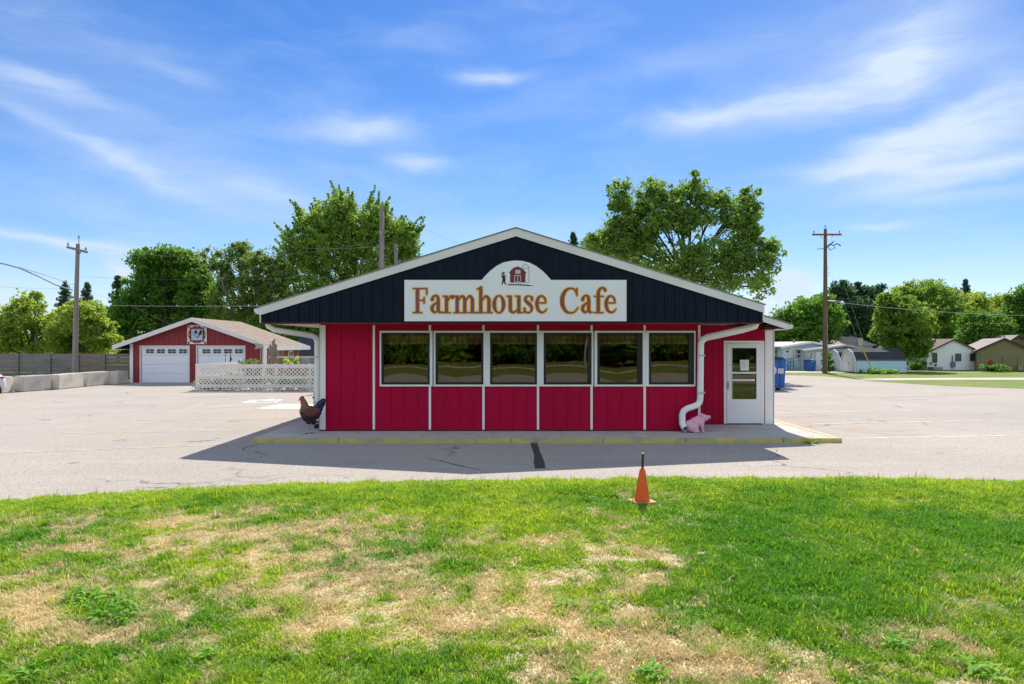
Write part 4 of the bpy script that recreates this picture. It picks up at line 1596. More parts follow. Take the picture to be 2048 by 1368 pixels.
def carved_bird():
    X0, Y0, Z0 = PX(633.5, 18.6), 18.6, .10
    t = thing('carved_figure', 'dark brown carved figure half hidden behind the left downspout', 'statue', (X0, Y0, Z0))
    b = MB()
    b.tube([(X0 + .03, Y0, Z0), (X0 + .04, Y0, Z0 + .25), (X0, Y0, Z0 + .5), (X0 - .01, Y0, Z0 + .68), (X0 - .015, Y0, Z0 + .80)], [.10, .085, .09, .075, .055], 12)
    b.tube([(X0 - .01, Y0, Z0 + .70), (X0 - .09, Y0, Z0 + .67), (X0 - .125, Y0, Z0 + .66)], [.05, .03, .012], 8)
    b.ellipsoid((X0 - .02, Y0, Z0 + .80), (.07, .06, .05))
    m = mat('dark_carved_wood', (.075, .045, .028), (.04, .025, .018), rough=.7, scale=8, stretch=(1, 1, 3), bump=.5, bscale=22)
    sculpt('body', b, m, t, .014, 3)
    c = MB()
    c.prism([(X0 - .07, Z0 + .83), (X0 - .05, Z0 + .89), (X0 - .03, Z0 + .85), (X0 - .005, Z0 + .90), (X0 + .02, Z0 + .85), (X0 + .03, Z0 + .82)], Y0 - .02, Y0 + .02)
    c.build('crest', m, t)
    x, y = PX(634, 17.25), 17.25
    s = thing('brick', 'dark red brick lying on the walk behind the rooster statue', 'brick', (x, y, .1))
    b = MB()
    b.box(x - .07, x + .13, y - .05, y + .05, .101, .19)
    b.box(x - .05, x + .11, y - .05, y + .05, .19, .20)
    b.build('block', mat('dark_brick', (.07, .018, .018), (.05, .015, .015), rough=.8, scale=9, bump=.2), s, bevel=.006)


carved_bird()


def cone():
    X0, Y0 = gp(1284, 1010, .09)
    z0 = float(lawn_z(np.array(X0), np.array(Y0))) + .028
    t = thing('traffic_cone', 'orange traffic cone over a rusty pipe in the grass', 'cone', (X0, Y0, z0))
    om = mat('cone_orange', (.95, .17, .03), (.92, .20, .05), rough=.5, scale=3, dirt=(.7, .3, .18), dscale=4, dlo=.55, damt=.4)
    N = NT(om.node_tree)          # thin plastic: daylight shines through it
    pb = N.n['Principled BSDF']
    tr = N.new('ShaderNodeBsdfTranslucent')
    tr.inputs['Color'].default_value = (1.0, .16, .03, 1)
    mx = N.new('ShaderNodeMixShader')
    mx.inputs[0].default_value = .30
    N.l.new(pb.outputs[0], mx.inputs[1])
    N.l.new(tr.outputs[0], mx.inputs[2])
    N.l.new(mx.outputs[0], N.n['Material Output'].inputs[0])
    b = MB()
    b.lathe((X0, Y0, z0), [(.098, .012), (.098, .055), (.094, .075), (.068, .24), (.042, .40), (.034, .432), (.024, .44), (.022, .41)], 24)
    b.v = [(X0 + (x - X0) + .006 * (z - z0) / .44, y, z) for x, y, z in b.v]
    b.build('cone_body', om, t, smooth=True)
    f = MB()
    pts = []
    for k in range(4):
        cx, cy = (1 if k in (0, 3) else -1), (1 if k < 2 else -1)
        for a in (0, 45, 90):
            aa = R(a + 90 * k)
            pts.append((cx * .115 + .035 * math.cos(aa), cy * .115 + .035 * math.sin(aa)))
    ca, sa = math.cos(.35), math.sin(.35)
    pts = [(X0 + x * ca - y * sa, Y0 + x * sa + y * ca) for x, y in pts]
    f.prism(pts, z0 - .02, z0 + .022, 'z')
    f.build('cone_base', mat('dusty_cone_base', (.48, .22, .10), (.46, .30, .17), rough=.8, scale=9, dirt=(.42, .33, .2), dscale=12, dlo=.42, damt=.8), t, bevel=.004)
    r = MB()
    r.tube([(X0 + .004, Y0, z0 + .0), (X0 + .006, Y0, z0 + .45), (X0 + .011, Y0, z0 + .635)], .0165, 10)
    r.build('pipe', mat('rusty_pipe', (.13, .045, .02), (.07, .03, .02), rough=.85, scale=30, stretch=(1, 1, .5), bump=.4), t, smooth=True)
    c = MB()
    c.lathe((X0 + .011, Y0, z0 + .636), [(.017, 0), (.017, .010), (.012, .012)], 10)
    c.build('pipe_cap', mat('pale_cap', (.5, .45, .4), rough=.5), t)


cone()


# ------------------------------------------------------------------ the red garage
GRED = mat('garage_red_siding', (.27, .028, .032), (.235, .024, .030), rough=.5, scale=1.5, dirt=(.16, .03, .03), dscale=1.5, damt=.3)
GWHITE = mat('garage_white', (.80, .80, .80), (.76, .76, .77), rough=.5, scale=1.2)
BROWN_SHINGLE = mat('tan_brown_shingle', (.265, .205, .16), (.21, .16, .125), rough=.95, scale=3, detail=8, fine=.35, fscale=9, dirt=(.36, .28, .23), damt=.4)


def small_window(b0, b1, x0, x1, y, z0, z1, f=.05, mull=True, mid=True):
    """frame boxes into b0, dark pane boxes into b1, facing -Y"""
    b0.box(x0, x1, y - .05, y + .0, z1 - f, z1)
    b0.box(x0, x1, y - .05, y + .0, z0, z0 + f)
    b0.box(x0, x0 + f, y - .05, y, z0 + f, z1 - f)
    b0.box(x1 - f, x1, y - .05, y, z0 + f, z1 - f)
    if mull:
        xm = (x0 + x1) / 2
        b0.box(xm - f * .35, xm + f * .35, y - .045, y - .006, z0 + f, z1 - f)
    if mid:
        zm = (z0 + z1) / 2
        b0.box(x0 + f, x1 - f, y - .042, y - .008, zm - f * .4, zm + f * .4)
    b1.box(x0 + f, x1 - f, y - .02, y - .003, z0 + f, z1 - f)


PANE = mat('dark_pane', (.035, .042, .05), (.06, .065, .07), rough=.08, scale=2, spec=.8)


def garage():
    Y = 40.0
    xl, xr = PX(261, Y), PX(531, Y)
    xm = PX(392.5, Y)
    Yb = 46.1
    ze = 2.33
    zr = PZ(636, Y)
    t = thing('garage', 'red two-door garage with white overhead doors and a brown roof', 'garage', ((xl + xr) / 2, Y, 0))
    sl = (zr - 2.205) / (PX(530, Y) - xm)

    def rz(x):
        return zr - .12 - abs(x - xm) * (zr - .12 - 2.20) / (xr + .1 - xm)
    doors = [(PX(282, Y), PX(377.5, Y)), (PX(395, Y), PX(489, Y))]
    dz = PZ(693.5, Y)
    w = MB()
    # front as butted pieces round the door openings
    w.box(xl, doors[0][0], Y, Y + .15, 0, dz)
    w.box(doors[0][1], doors[1][0], Y, Y + .15, 0, dz)
    w.box(doors[1][1], xr, Y, Y + .15, 0, dz)
    w.prism([(xl, dz), (xr, dz), (xr, rz(xr)), (xm, rz(xm)), (xl, rz(xl))], Y, Y + .15)
    w.box(xl, xl + .15, Y + .15, Yb, 0, rz(xl) - .01)
    sd0, sd1, sz = 42.3, 43.2, 2.0
    w.box(xr - .15, xr, Y + .15, Yb, 0, rz(xr) - .01)
    w.prism([(xl + .15, 0), (xr - .15, 0), (xr - .15, rz(xr)), (xm, rz(xm)), (xl + .15, rz(xl))], Yb - .15, Yb)
    panel_ribs(w, xl, xr, .30, Y, lambda x: dz + .08, lambda x: rz(x) - .05, .014, .016)
    panel_ribs(w, xl + .06, doors[0][0] - .06, .30, Y, lambda x: .05, lambda x: dz, .014, .016)
    panel_ribs(w, doors[0][1] + .05, doors[1][0] - .05, .30, Y, lambda x: .05, lambda x: dz, .014, .016)
    panel_ribs(w, doors[1][1] + .06, xr - .06, .30, Y, lambda x: .05, lambda x: dz, .014, .016)
    w.build('wall', GRED, t)
    r = MB()
    ov = .55
    for (a, b) in ((xl - .72, xm), (xm, xr + .66)):
        za, zb = rz(a) + .02, rz(b) + .02
        r.prism([(a, za), (b, zb), (b, zb + .10), (a, za + .10)], Y - ov, Yb + .5)
    r.build('roof', BROWN_SHINGLE, t)
    f = MB()
    for (a, b) in ((xl - .74, xm - .001), (xm + .001, xr + .68)):
        za, zb = rz(a) + .02, rz(b) + .02
        f.prism([(a, za + .115), (b, zb + .115), (b, zb - .14), (a, za - .14)], Y - ov - .03, Y - ov - .002)
    for a, b in ((xl - .75, xl - .722), (xr + .662, xr + .69)):
        z = rz(a) + .02
        f.box(a, b, Y - ov, Yb + .5, z - .13, z + .105)
    f.box(xl - .72, xl - .001, Y - ov, Yb, rz(xl - .72) - .12, rz(xl - .72) - .10)
    f.box(xr + .001, xr + .66, Y - ov, Yb, rz(xr + .66) - .12, rz(xr + .66) - .10)
    f.build('fascia', WHITE2, t)
    sf = MB()
    for (a, b) in ((xl - .70, xm - .01), (xm + .01, xr + .64)):
        za, zb = rz(a) - .02, rz(b) - .02
        sf.prism([(a, za), (b, zb), (b, zb + .015), (a, za + .015)], Y - ov + .0, Y - .02)
    sf.build('soffit', mat('grey_soffit', (.45, .45, .46), rough=.7), t)
    for x in (xl, xr):
        c = MB()
        s = 1 if x == xl else -1
        c.box(min(x - s * .02, x + s * .16), max(x - s * .02, x + s * .16), Y - .03, Y - .002, .0, rz(x) - .03)
        c.build('corner_post', GWHITE, t)
    ap = MB()
    for k, (a, b) in enumerate(doors):
        fr = MB()
        fr.box(a - .06, b + .06, Y - .03, Y - .002, dz, dz + .07)
        fr.box(a - .06, a, Y - .03, Y - .002, 0, dz)
        fr.box(b, b + .06, Y - .03, Y - .002, 0, dz)
        fr.build('door_frame', GWHITE, t)
        d = MB()
        n = 4
        hh = dz / n
        for i in range(n):
            d.box(a + .01, b - .01, Y + .04, Y + .08, i * hh + .004, (i + 1) * hh - .006)
            for j in range(3):
                z = i * hh + hh * (.25 + .25 * j)
                d.box(a + .012, b - .012, Y + .036, Y + .042, z - .006, z + .006)
        door = d.build('garage_door', mat('white_garage_door', (.82, .85, .90), (.80, .82, .86), rough=.45, scale=1), t)
        for j in range(4):
            xc = a + (b - a) * (.19 + .23 * j)
            p = MB()
            q = MB()
            small_window(q, p, xc - .25, xc + .25, Y + .036, dz - .40, dz - .12, .022)
            wd = q.build('door_window', GWHITE, door)
            p.build('pane', PANE, wd) if False else None
            o = p.build('door_pane', PANE, door)
    # door and window in the right-hand side wall (facing +X)
    q = MB()
    x = xr
    q.box(x + .001, x + .03, 42.05, 42.15, 0, 2.06)
    q.box(x + .001, x + .03, 42.95, 43.05, 0, 2.06)
    q.box(x + .001, x + .03, 42.15, 42.95, 1.98, 2.06)
    fr = q.build('side_door', mat('tan_side_door', (.58, .50, .36), (.5, .43, .32), rough=.6), t)
    q = MB()
    q.box(x + .002, x + .02, 42.15, 42.95, .05, 1.98)
    q.build('side_door_leaf', mat('brown_side_door', (.22, .16, .10), rough=.6), t)
    q = MB()
    wz0, wz1 = 1.0, 1.83
    a, b = 44.0, 45.0
    q.box(x + .001, x + .03, a, b, wz1 - .08, wz1)
    q.box(x + .001, x + .03, a, b, wz0, wz0 + .08)
    q.box(x + .001, x + .03, a, a + .09, wz0, wz1)
    q.box(x + .001, x + .03, b - .09, b, wz0, wz1)
    q.box(x + .001, x + .028, (a + b) / 2 - .03, (a + b) / 2 + .03, wz0, wz1)
    q.build('window', GWHITE, t)
    q = MB()
    q.box(x + .001, x + .012, a + .09, b - .09, wz0 + .08, wz1 - .08)
    q.build('pane', PANE, t)
    q = MB()
    q.box(x - .1, x + .025, Yb - .002, Yb + .03, 0, rz(xr) - .02)
    q.build('corner_trim', GWHITE, t)
    return t


garage()


def quilt_sign():
    Y = 40.0 - .03
    x0, x1 = PX(375.5, Y), PX(414, Y)
    z0, z1 = PZ(688, Y), PZ(650, Y)
    k = (x1 - x0) / 180.0
    t = thing('quilt_sign', 'square painted quilt board with a checked rooster on the garage gable', 'sign', ((x0 + x1) / 2, Y, z0))

    def P(u, v):
        return (x0 + u * k, z1 - v * k)
    b = MB()
    b.box(x0, x1, Y - .04, Y - .001, z0, z1)
    b.build('board', mat('quilt_cream', (.86, .82, .74), rough=.6), t)
    blk = mat('quilt_black', (.015, .015, .018), rough=.6)
    mar = mat('quilt_maroon', (.24, .022, .028), rough=.6)
    blu = mat('quilt_blue', (.42, .62, .86), rough=.6)
    wht = mat('quilt_white', (.9, .9, .9), rough=.6)

    def flat(polys, off, m, name):
        q = MB()
        for P_ in polys:
            n0 = len(q.v)
            q.v += [(P(u, v)[0], Y - .04 - off, P(u, v)[1]) for u, v in P_]
            q.f.append(tuple(range(n0, len(q.v))))
        q.build(name, m, t, clean=False)

    def sq(u, v, s):
        return [(u, v), (u + s, v), (u + s, v + s), (u, v + s)]
    arcs = []
    for (cx, cy, a0) in ((90, 40, 180), (90, 140, 0), (40, 90, 90), (140, 90, 270)):
        pts = []
        for i in range(9):
            a = R(a0 + 180 * i / 8)
            rx, ry = (54, 32) if a0 in (0, 180) else (32, 54)
            pts.append((cx + rx * math.cos(a), cy + ry * math.sin(a)))
        arcs.append(pts)
    flat(arcs, .004, mar, 'maroon_arc')
    flat([sq(38, 38, 104)], .007, blu, 'blue_centre')
    flat([sq(5, 5, 17), sq(23, 23, 15), sq(158, 5, 17), sq(142, 23, 15), sq(5, 158, 17), sq(23, 142, 15), sq(158, 158, 17), sq(142, 142, 15)], .010, blk, 'corner_square')
    flat([[(62, 74), (72, 58), (70, 48), (80, 50), (88, 46), (90, 60), (94, 70), (104, 84), (112, 66), (122, 44), (136, 52), (138, 74), (130, 92), (116, 96), (106, 112), (90, 126), (76, 118), (64, 100)]], .010, blk, 'rooster')
    flat([sq(66, 78, 11), sq(88, 78, 11), sq(77, 89, 11), sq(88, 100, 10), sq(68, 100, 9), sq(79, 111, 10), sq(98, 90, 9)], .013, wht, 'check_patch')
    flat([sq(85, 14, 5), sq(92, 14, 5), sq(85, 160, 5), sq(92, 160, 5), sq(16, 85, 5), sq(16, 92, 5), sq(160, 85, 5), sq(160, 92, 5)], .010, wht, 'small_dot')


quilt_sign()


def arrow_board():
    Y = 38.9
    t = thing('arrow_board', 'weathered arrow-shaped board on a thin post by the garage corner', 'sign', (PX(517, Y), Y, 0))
    b = MB()
    pts = [(506.5, 685), (526, 689), (526, 695), (509, 699), (513, 692)]
    b.prism([(PX(u, Y), PZ(v, Y)) for u, v in pts], Y - .02, Y + .02)
    b.build('board', mat('tan_board', (.44, .36, .28), (.34, .27, .21), rough=.9, scale=6), t)
    b = MB()
    b.box(PX(521, Y) - .03, PX(521, Y) + .03, Y + .021, Y + .07, 0, 2.15)
    b.build('post', mat('grey_wood', (.30, .27, .24), (.22, .20, .18), rough=.9, scale=4, stretch=(1, 1, .3)), t)


arrow_board()


# ------------------------------------------------------------------ white lattice fence round the patio
LAT = mat('weathered_white_lattice', (.80, .75, .72), (.70, .65, .63), rough=.8, scale=4, detail=6, dirt=(.45, .40, .37), dscale=3, dlo=.55, damt=.5)


def lattice_fill(b, x0, x1, z0, z1, to3, w=.040, step=.19, th=.008):
    H = z1 - z0
    for s in (1, -1):
        c = x0 - H
        while c < x1 + H:
            # centre line x = c + s*(z - z0)  (s=1) or x = c + H - (z-z0)
            pts = []
            for e in (-w * .7, w * .7):
                for zz in (z0, z1):
                    xx = c + e + ((zz - z0) if s == 1 else (H - (zz - z0)))
                    pts.append((xx, zz))
            # clip in x by moving along the slat
            quad = [pts[0], pts[2], pts[3], pts[1]]
            quad = clip_x(quad, x0, x1)
            if len(quad) > 2:
                n0 = len(b.v)
                off = th * (1 if s == 1 else -1)
                for o in (off - th * .9, off + th * .9):
                    b.v += [to3(x, o, z) for x, z in quad]
                n = len(quad)
                b.f.append(tuple(range(n0, n0 + n)))
                b.f.append(tuple(range(n0 + 2 * n - 1, n0 + n - 1, -1)))
                for i in range(n):
                    j = (i + 1) % n
                    b.f.append((n0 + i, n0 + n + i, n0 + n + j, n0 + j))
            c += step


def clip_x(poly, x0, x1):
    for lim, sg in ((x0, 1), (x1, -1)):
        out = []
        for i in range(len(poly)):
            a, b = poly[i], poly[(i + 1) % len(poly)]
            ia, ib = sg * (a[0] - lim) >= 0, sg * (b[0] - lim) >= 0
            if ia:
                out.append(a)
            if ia != ib:
                t = (lim - a[0]) / (b[0] - a[0])
                out.append((lim, a[1] + (b[1] - a[1]) * t))
        poly = out
    return poly


def lattice_fence():
    Y = 32.6
    A = (PX(392.5, Y), Y)
    t = thing('lattice_fence', 'weathered white lattice fence round the patio beside the garage', 'fence', (A[0], Y, 0))
    runs = [((A[0], Y), (-8.0, Y), [0, 2.05, 3.78, 5.4, 7.1]), ((A[0], Y + .1), (A[0] + .05, 37.6), [1.7, 3.4, 4.9])]
    for (p, q, posts) in runs:
        L = math.hypot(q[0] - p[0], q[1] - p[1])
        ux, uy = (q[0] - p[0]) / L, (q[1] - p[1]) / L

        def to3(s, o, z):
            return (p[0] + ux * s - uy * o, p[1] + uy * s + ux * o, z)
        r = MB()
        for (z0, z1) in ((1.10, 1.285), (.585, .72), (.165, .32)):
            vs = [to3(s, o, z) for s in (0, L) for o in (-.035, -.016) for z in (z0, z1)]
            r.add(vs, [(0, 1, 3, 2), (4, 6, 7, 5), (0, 4, 5, 1), (2, 3, 7, 6), (0, 2, 6, 4), (1, 5, 7, 3)])
        r.build('rail', LAT, t)
        f = MB()
        for (z0, z1) in ((.70, 1.12), (.30, .60), (.03, .19)):
            lattice_fill(f, 0, L, z0, z1, to3)
        f.build('lattice_panel', LAT, t)
        for s in posts:
            b = MB()
            x, y, _ = to3(s, .05, 0)
            h = 1.30
            b.box(x - .045, x + .045, y - .03, y + .06, 0, h)
            b.build('post', LAT, t)


lattice_fence()


def trellis():
    Y = 34.6
    x0 = PX(541, Y)
    t = thing('obelisk_trellis', 'tepee trellis of bare poles behind the lattice fence', 'trellis', (x0, Y, 0))
    wm = mat('bare_pole_wood', (.36, .29, .22), (.25, .2, .15), rough=.9, scale=5, stretch=(1, 1, .2))
    zt = PZ(692, Y)
    for k in range(7):
        a = 2 * math.pi * k / 7
        b = MB()
        b.tube([(x0 + .36 * math.cos(a), Y + .36 * math.sin(a), 0), (x0 + .04 * math.cos(a), Y + .04 * math.sin(a), zt - .05 + .08 * (k % 3))], [.028, .02], 6)
        b.build('pole', wm, t)
    b = MB()
    for z in (.8, 1.5):
        r = .36 - .32 * z / zt
        b.tube([(x0 + r * math.cos(a), Y + r * math.sin(a), z) for a in np.linspace(0, 2 * math.pi, 15)], .015, 5)
    b.build('hoop', wm, t)
    # rough carved post with a horned top beside it
    x1 = PX(548.5, 35.2)
    t = thing('totem_post', 'forked driftwood post standing taller than the pole trellis', 'post', (x1, 35.2, 0))
    b = MB()
    b.tube([(x1, 35.2, 0), (x1 - .03, 35.2, 1.2), (x1 + .02, 35.2, PZ(690, 35.2)), (x1 - .05, 35.2, PZ(684, 35.2)), (x1 + .04, 35.2, PZ(679, 35.2))], [.13, .14, .13, .07, .05], 8)
    b.tube([(x1, 35.2, 2.2), (x1 - .12, 35.2, 2.32), (x1 - .15, 35.2, 2.36)], [.05, .03, .02], 6)
    b.tube([(x1 - .2, 35.19, 1.65), (x1 + .24, 35.19, 1.67)], .05, 8)
    b.build('shaft', mat('driftwood', (.30, .23, .17), (.20, .15, .11), rough=.9, scale=4, stretch=(1, 1, .3), bump=.4), t, smooth=True)
    # crossbar frame of the patio at the right
    t = thing('patio_rail', 'white post and rail frame standing inside the lattice fence', 'rail', (PX(530, 38.0), 38.0, 0))
    b = MB()
    b.box(PX(527.5, 38.0), PX(532, 38.0), 38.0, 38.12, 0, PZ(690, 38.0))
    b.build('post', GWHITE, t)
    b = MB()
    z = PZ(714, 38.0)
    b.box(PX(532, 38.0), PX(634, 38.0), 38.02, 38.08, z - .06, z + .04)
    b.build('rail', mat('grey_rail', (.48, .44, .40), rough=.8), t)
    b = MB()
    b.box(PX(640, 38.0), PX(644, 38.0), 38.0, 38.12, 0, z + .1)
    b.build('post', GWHITE, t)
    # thin garden hook with a dangling ornament
    Yh = 37.0
    xh = PX(451, Yh)
    t = thing('garden_hook', 'thin black shepherd hook with a dark ornament before the white garage door', 'garden hook', (xh, Yh, 0))
    b = MB()
    zt = PZ(706, Yh)
    b.tube([(xh, Yh, 0), (xh, Yh, zt - .1), (xh + .06, Yh, zt), (xh + .2, Yh, zt + .04), (xh + .29, Yh, zt - .03), (xh + .28, Yh, zt - .1)], .014, 6)
    b.build('hook', BLACK, t)
    b = MB()
    xo = xh + .28
    b.tube([(xo, Yh, zt - .1), (xo - .01, Yh, zt - .22), (xo + .03, Yh, zt - .34), (xo - .03, Yh, zt - .48), (xo + .03, Yh, zt - .52)], [.01, .03, .06, .03, .01], 8)
    b.build('ornament', mat('dark_blue_ornament', (.03, .05, .10), rough=.4), t, smooth=True)
    b = MB()
    xb = PX(479.5, 35.5)
    t = thing('lantern', 'small grey lantern on a post behind the lattice fence', 'lantern', (xb, 35.5, 0))
    z = PZ(727, 35.5)
    b.tube([(xb, 35.5, 0), (xb, 35.5, z)], .03, 8)
    b.build('post', BLACK, t)
    b = MB()
    b.box(xb - .06, xb + .06, 35.44, 35.56, z, z + .13)
    b.prism([(xb - .08, z + .13), (xb + .08, z + .13), (xb, z + .2)], 35.42, 35.58)
    b.build('lantern_head', mat('grey_lantern', (.22, .24, .25), rough=.5), t)


trellis()


# ------------------------------------------------------------------ concrete blocks, board fence
def blocks():
    bm_ = mat('cast_concrete', (.64, .59, .51), (.52, .48, .42), rough=.95, scale=1.8, detail=7, dirt=(.28, .25, .21), dscale=1.6, dlo=.52, damt=.6, bump=.25, bscale=12, fine=.1, fscale=20)
    # photo positions of the foot of each lit long side
    spec = [((-12, 789), (30, 784), 'pale concrete barrier block beside the white car, nearest to it'),
            ((47, 784), (106, 779.6), 'long pale concrete block, second in the row from the white car'),
            ((118, 779.3), (170, 773.5), 'pale concrete block in the middle of the row, before the utility pole'),
            ((174, 773.2), (229, 768.6), 'concrete block with a shaded end, fourth from the white car'),
            ((236, 769.2), (257, 766.4), 'small shaded concrete block right beside the garage corner')]
    for (pa, pb, lab) in spec:
        a, c = Vector(gp(*pa)), Vector(gp(*pb))
        c = a + (c - a) * .955
        L = (c - a).length
        u = (c - a) / L
        n = Vector((-u.y, u.x))
        H, D = .74, .60
        t = thing('concrete_block', lab, 'concrete block', (a.x, a.y, 0), 0, 'concrete blocks along the lot edge')

        def W(s, o, z):
            return (a.x + u.x * s + n.x * o, a.y + u.y * s + n.y * o, z)
        b = MB()
        b.v = [W(s, o, z) for s in (0, L) for o in (0, D) for z in (0, H)]
        b.f = [(0, 1, 3, 2), (4, 6, 7, 5), (0, 4, 5, 1), (2, 3, 7, 6), (0, 2, 6, 4), (1, 5, 7, 3)]
        b.build('block', bm_, t, bevel=.04)
        for s in (.25, .75):
            k = MB()
            k.tube([W(s * L - .07, D / 2, H - .01), W(s * L - .05, D / 2, H + .05), W(s * L + .05, D / 2, H + .05), W(s * L + .07, D / 2, H - .01)], .012, 6)
            k.build('lifting_loop', mat('rusty_steel', (.12, .06, .03), rough=.8), t)


blocks()


def board_fence():
    Y = 42.3
    t = thing('board_fence', 'weathered grey board fence of wide horizontal planks beyond the concrete blocks', 'fence', (-29, Y, 0))
    wm = mat('grey_fence_wood', (.15, .148, .148), (.22, .205, .19), rough=.9, scale=2, detail=7, stretch=(.25, 1, 3.0), dirt=(.24, .20, .17), dscale=.5, dlo=.5, damt=.45, bump=.2)
    wm2 = mat('brown_fence_wood', (.23, .195, .16), (.165, .145, .125), rough=.9, scale=2, detail=7, stretch=(.25, 1, 3.0), bump=.2)
    rr = random.Random(2)
    zt = PZ(707, Y)
    posts = [-38.4, -36.0, -33.4, PX(36, Y), PX(100, Y), PX(156, Y), PX(209, Y), -22.9]
    for i in range(len(posts) - 1):
        a, b = posts[i], posts[i + 1]
        m = MB()
        z = .04
        n = 7
        h = (zt - .04) / n
        for k in range(n):
            g = .010 + .010 * rr.random()
            dz = .012 * (rr.random() - .5)
            m.add([(x, y, zz + dz * (1 if x == a else -1)) for x in (a, b) for y in (Y + .02 * rr.random() * 0, Y + .03) for zz in (z, z + h - g)],
                  [(0, 1, 3, 2), (4, 6, 7, 5), (0, 4, 5, 1), (2, 3, 7, 6), (0, 2, 6, 4), (1, 5, 7, 3)])
            z += h
        m.build('plank_panel', wm2 if i >= 5 else wm, t)
    for x in posts:
        m = MB()
        m.box(x - .09, x + .09, Y - .10, Y - .002, 0, zt - .03)
        m.build('post', wm, t)


board_fence()


# ------------------------------------------------------------------ parked car at the left edge
def car():
    Y0 = 28.0
    rear = PX(13.5, Y0)
    t = thing('parked_car', 'white parked car cut off by the left edge beside the blocks', 'car', (rear, Y0, 0), R(40))
    # stations from rear (s = 0) forwards: s, z low, z belt, z top, half width belt, half width top
    st = [(0.0, .45, .62, .70, .66, .60), (.05, .30, .72, .88, .78, .68), (.22, .22, .86, 1.02, .85, .68), (.55, .20, .93, 1.28, .88, .62), (1.0, .20, .94, 1.42, .89, .60), (1.8, .20, .92, 1.47, .89, .60),
          (2.6, .20, .90, 1.40, .88, .58), (3.1, .20, .88, 1.10, .87, .62), (3.4, .20, .86, .93, .86, .70), (4.0, .22, .76, .80, .80, .66), (4.25, .32, .60, .64, .68, .56)]
    yc = Y0 + .89
    b = MB()
    n = 14
    for (s, zl, zb, zt, wb, wt) in st:
        half = [(0, zl), (wb * .9, zl), (wb * .985, zl + (zb - zl) * .25), (wb, zl + (zb - zl) * .65), (wb * .965, zb), (wt, zt - (zt - zb) * .12), (wt * .7, zt), (0, zt + .01)]
        ring = half + [(-x, z) for x, z in half[-2:0:-1]]
        n = len(ring)
        b.v += [(rear - s, yc - x, z) for x, z in ring]
    for i in range(len(st) - 1):
        for k in range(n):
            k2 = (k + 1) % n
            b.f.append((i * n + k, i * n + k2, (i + 1) * n + k2, (i + 1) * n + k))
    b.f.append(tuple(range(n)))
    b.f.append(tuple((len(st) - 1) * n + k for k in range(n)))
    b.build('body', mat('white_car_paint', (.70, .71, .72), (.68, .69, .70), rough=.22, spec=.6), t, smooth=True)
    g = MB()
    for side in (-1, 1):
        y = yc + side * .0
        for (s0, s1) in ((.62, 1.55), (1.62, 2.75)):
            P = []
            for s, top in ((s0, 0), (s1, 0), (min(s1, 2.6), 1), (s0 + .15, 1)):
                k = np.interp(s, [q[0] for q in st], [q[2] for q in st])
                zt = np.interp(s, [q[0] for q in st], [q[3] for q in st])
                wb = np.interp(s, [q[0] for q in st], [q[4] for q in st])
                wt = np.interp(s, [q[0] for q in st], [q[5] for q in st])
                if top:
                    P.append((rear - s, yc + side * (wt + .015), zt - (zt - k) * .17))
                else:
                    P.append((rear - s, yc + side * (wb * .965 + .008), k + .03))
            g.quad(*P)
    g.build('side_window', PANE, t, clean=False)
    for s in (.56, 3.35):
        for side in (-1, 1):
            w = MB()
            yy = yc + side * .82
            w.v, w.f = [], []
            w.lathe((0, 0, 0), [(.20, -.10), (.30, -.10), (.315, -.07), (.315, .07), (.30, .10), (.20, .10)], 24)
            w.v = [(rear - s + x, yy + z, .315 + y) for x, y, z in w.v]
            wh = w.build('wheel', mat('tyre_rubber', (.018, .018, .018), rough=.8), t, smooth=True)
            r = MB()
            r.lathe((0, 0, 0), [(.21, -.085), (.205, -.104), (.06, -.108), (.05, -.11)], 20)
            r.v = [(rear - s + x, yy + (z if side < 0 else -z), .315 + y) for x, y, z in r.v]
            r.build('rim', mat('alloy_rim', (.5, .5, .52), rough=.3, metallic=.8), wh, smooth=True)
            a = MB()
            a.tube([(rear - s + .37 * math.cos(q), yc + side * .885, .33 + .37 * math.sin(q)) for q in np.linspace(-.3, math.pi + .3, 16)], .035, 6)
            a.build('wheel_arch', mat('arch_black', (.03, .03, .03), rough=.7), t)
    for side in (-1, 1):
        l = MB()
        l.ellipsoid((rear - .15, yc + side * .75, .865), (.11, .09, .045))
        l.build('tail_light', mat('tail_light_red', (.40, .01, .012), rough=.15), t, smooth=True)
    l = MB()
    l.box(rear - .12, rear + .02, yc - .72, yc + .72, .34, .50)
    l.build('bumper', mat('white_car_paint', (.7, .7, .7)), t, bevel=.03)


car()


# ------------------------------------------------------------------ poles and wires
POLE_GREY = mat('grey_pole_wood', (.25, .23, .215), (.19, .175, .165), rough=.9, scale=5, stretch=(1, 1, .12), bump=.2)
POLE_BROWN = mat('brown_pole_wood', (.20, .115, .085), (.145, .085, .065), rough=.9, scale=5, stretch=(1, 1, .12), bump=.2)
INS = mat('grey_porcelain', (.30, .31, .33), rough=.3)
STEEL = mat('dull_steel', (.30, .31, .32), rough=.5, metallic=.6)
WIRE = mat('wire_dark', (.10, .10, .11), rough=.6)
WIREL = mat('wire_pale', (.42, .44, .42), rough=.5)


def insulator(b, x, y, z):
    b.lathe((x, y, z), [(.02, 0), (.02, .08), (.07, .09), (.05, .13), (.065, .15), (.04, .2), (.03, .24)], 8)


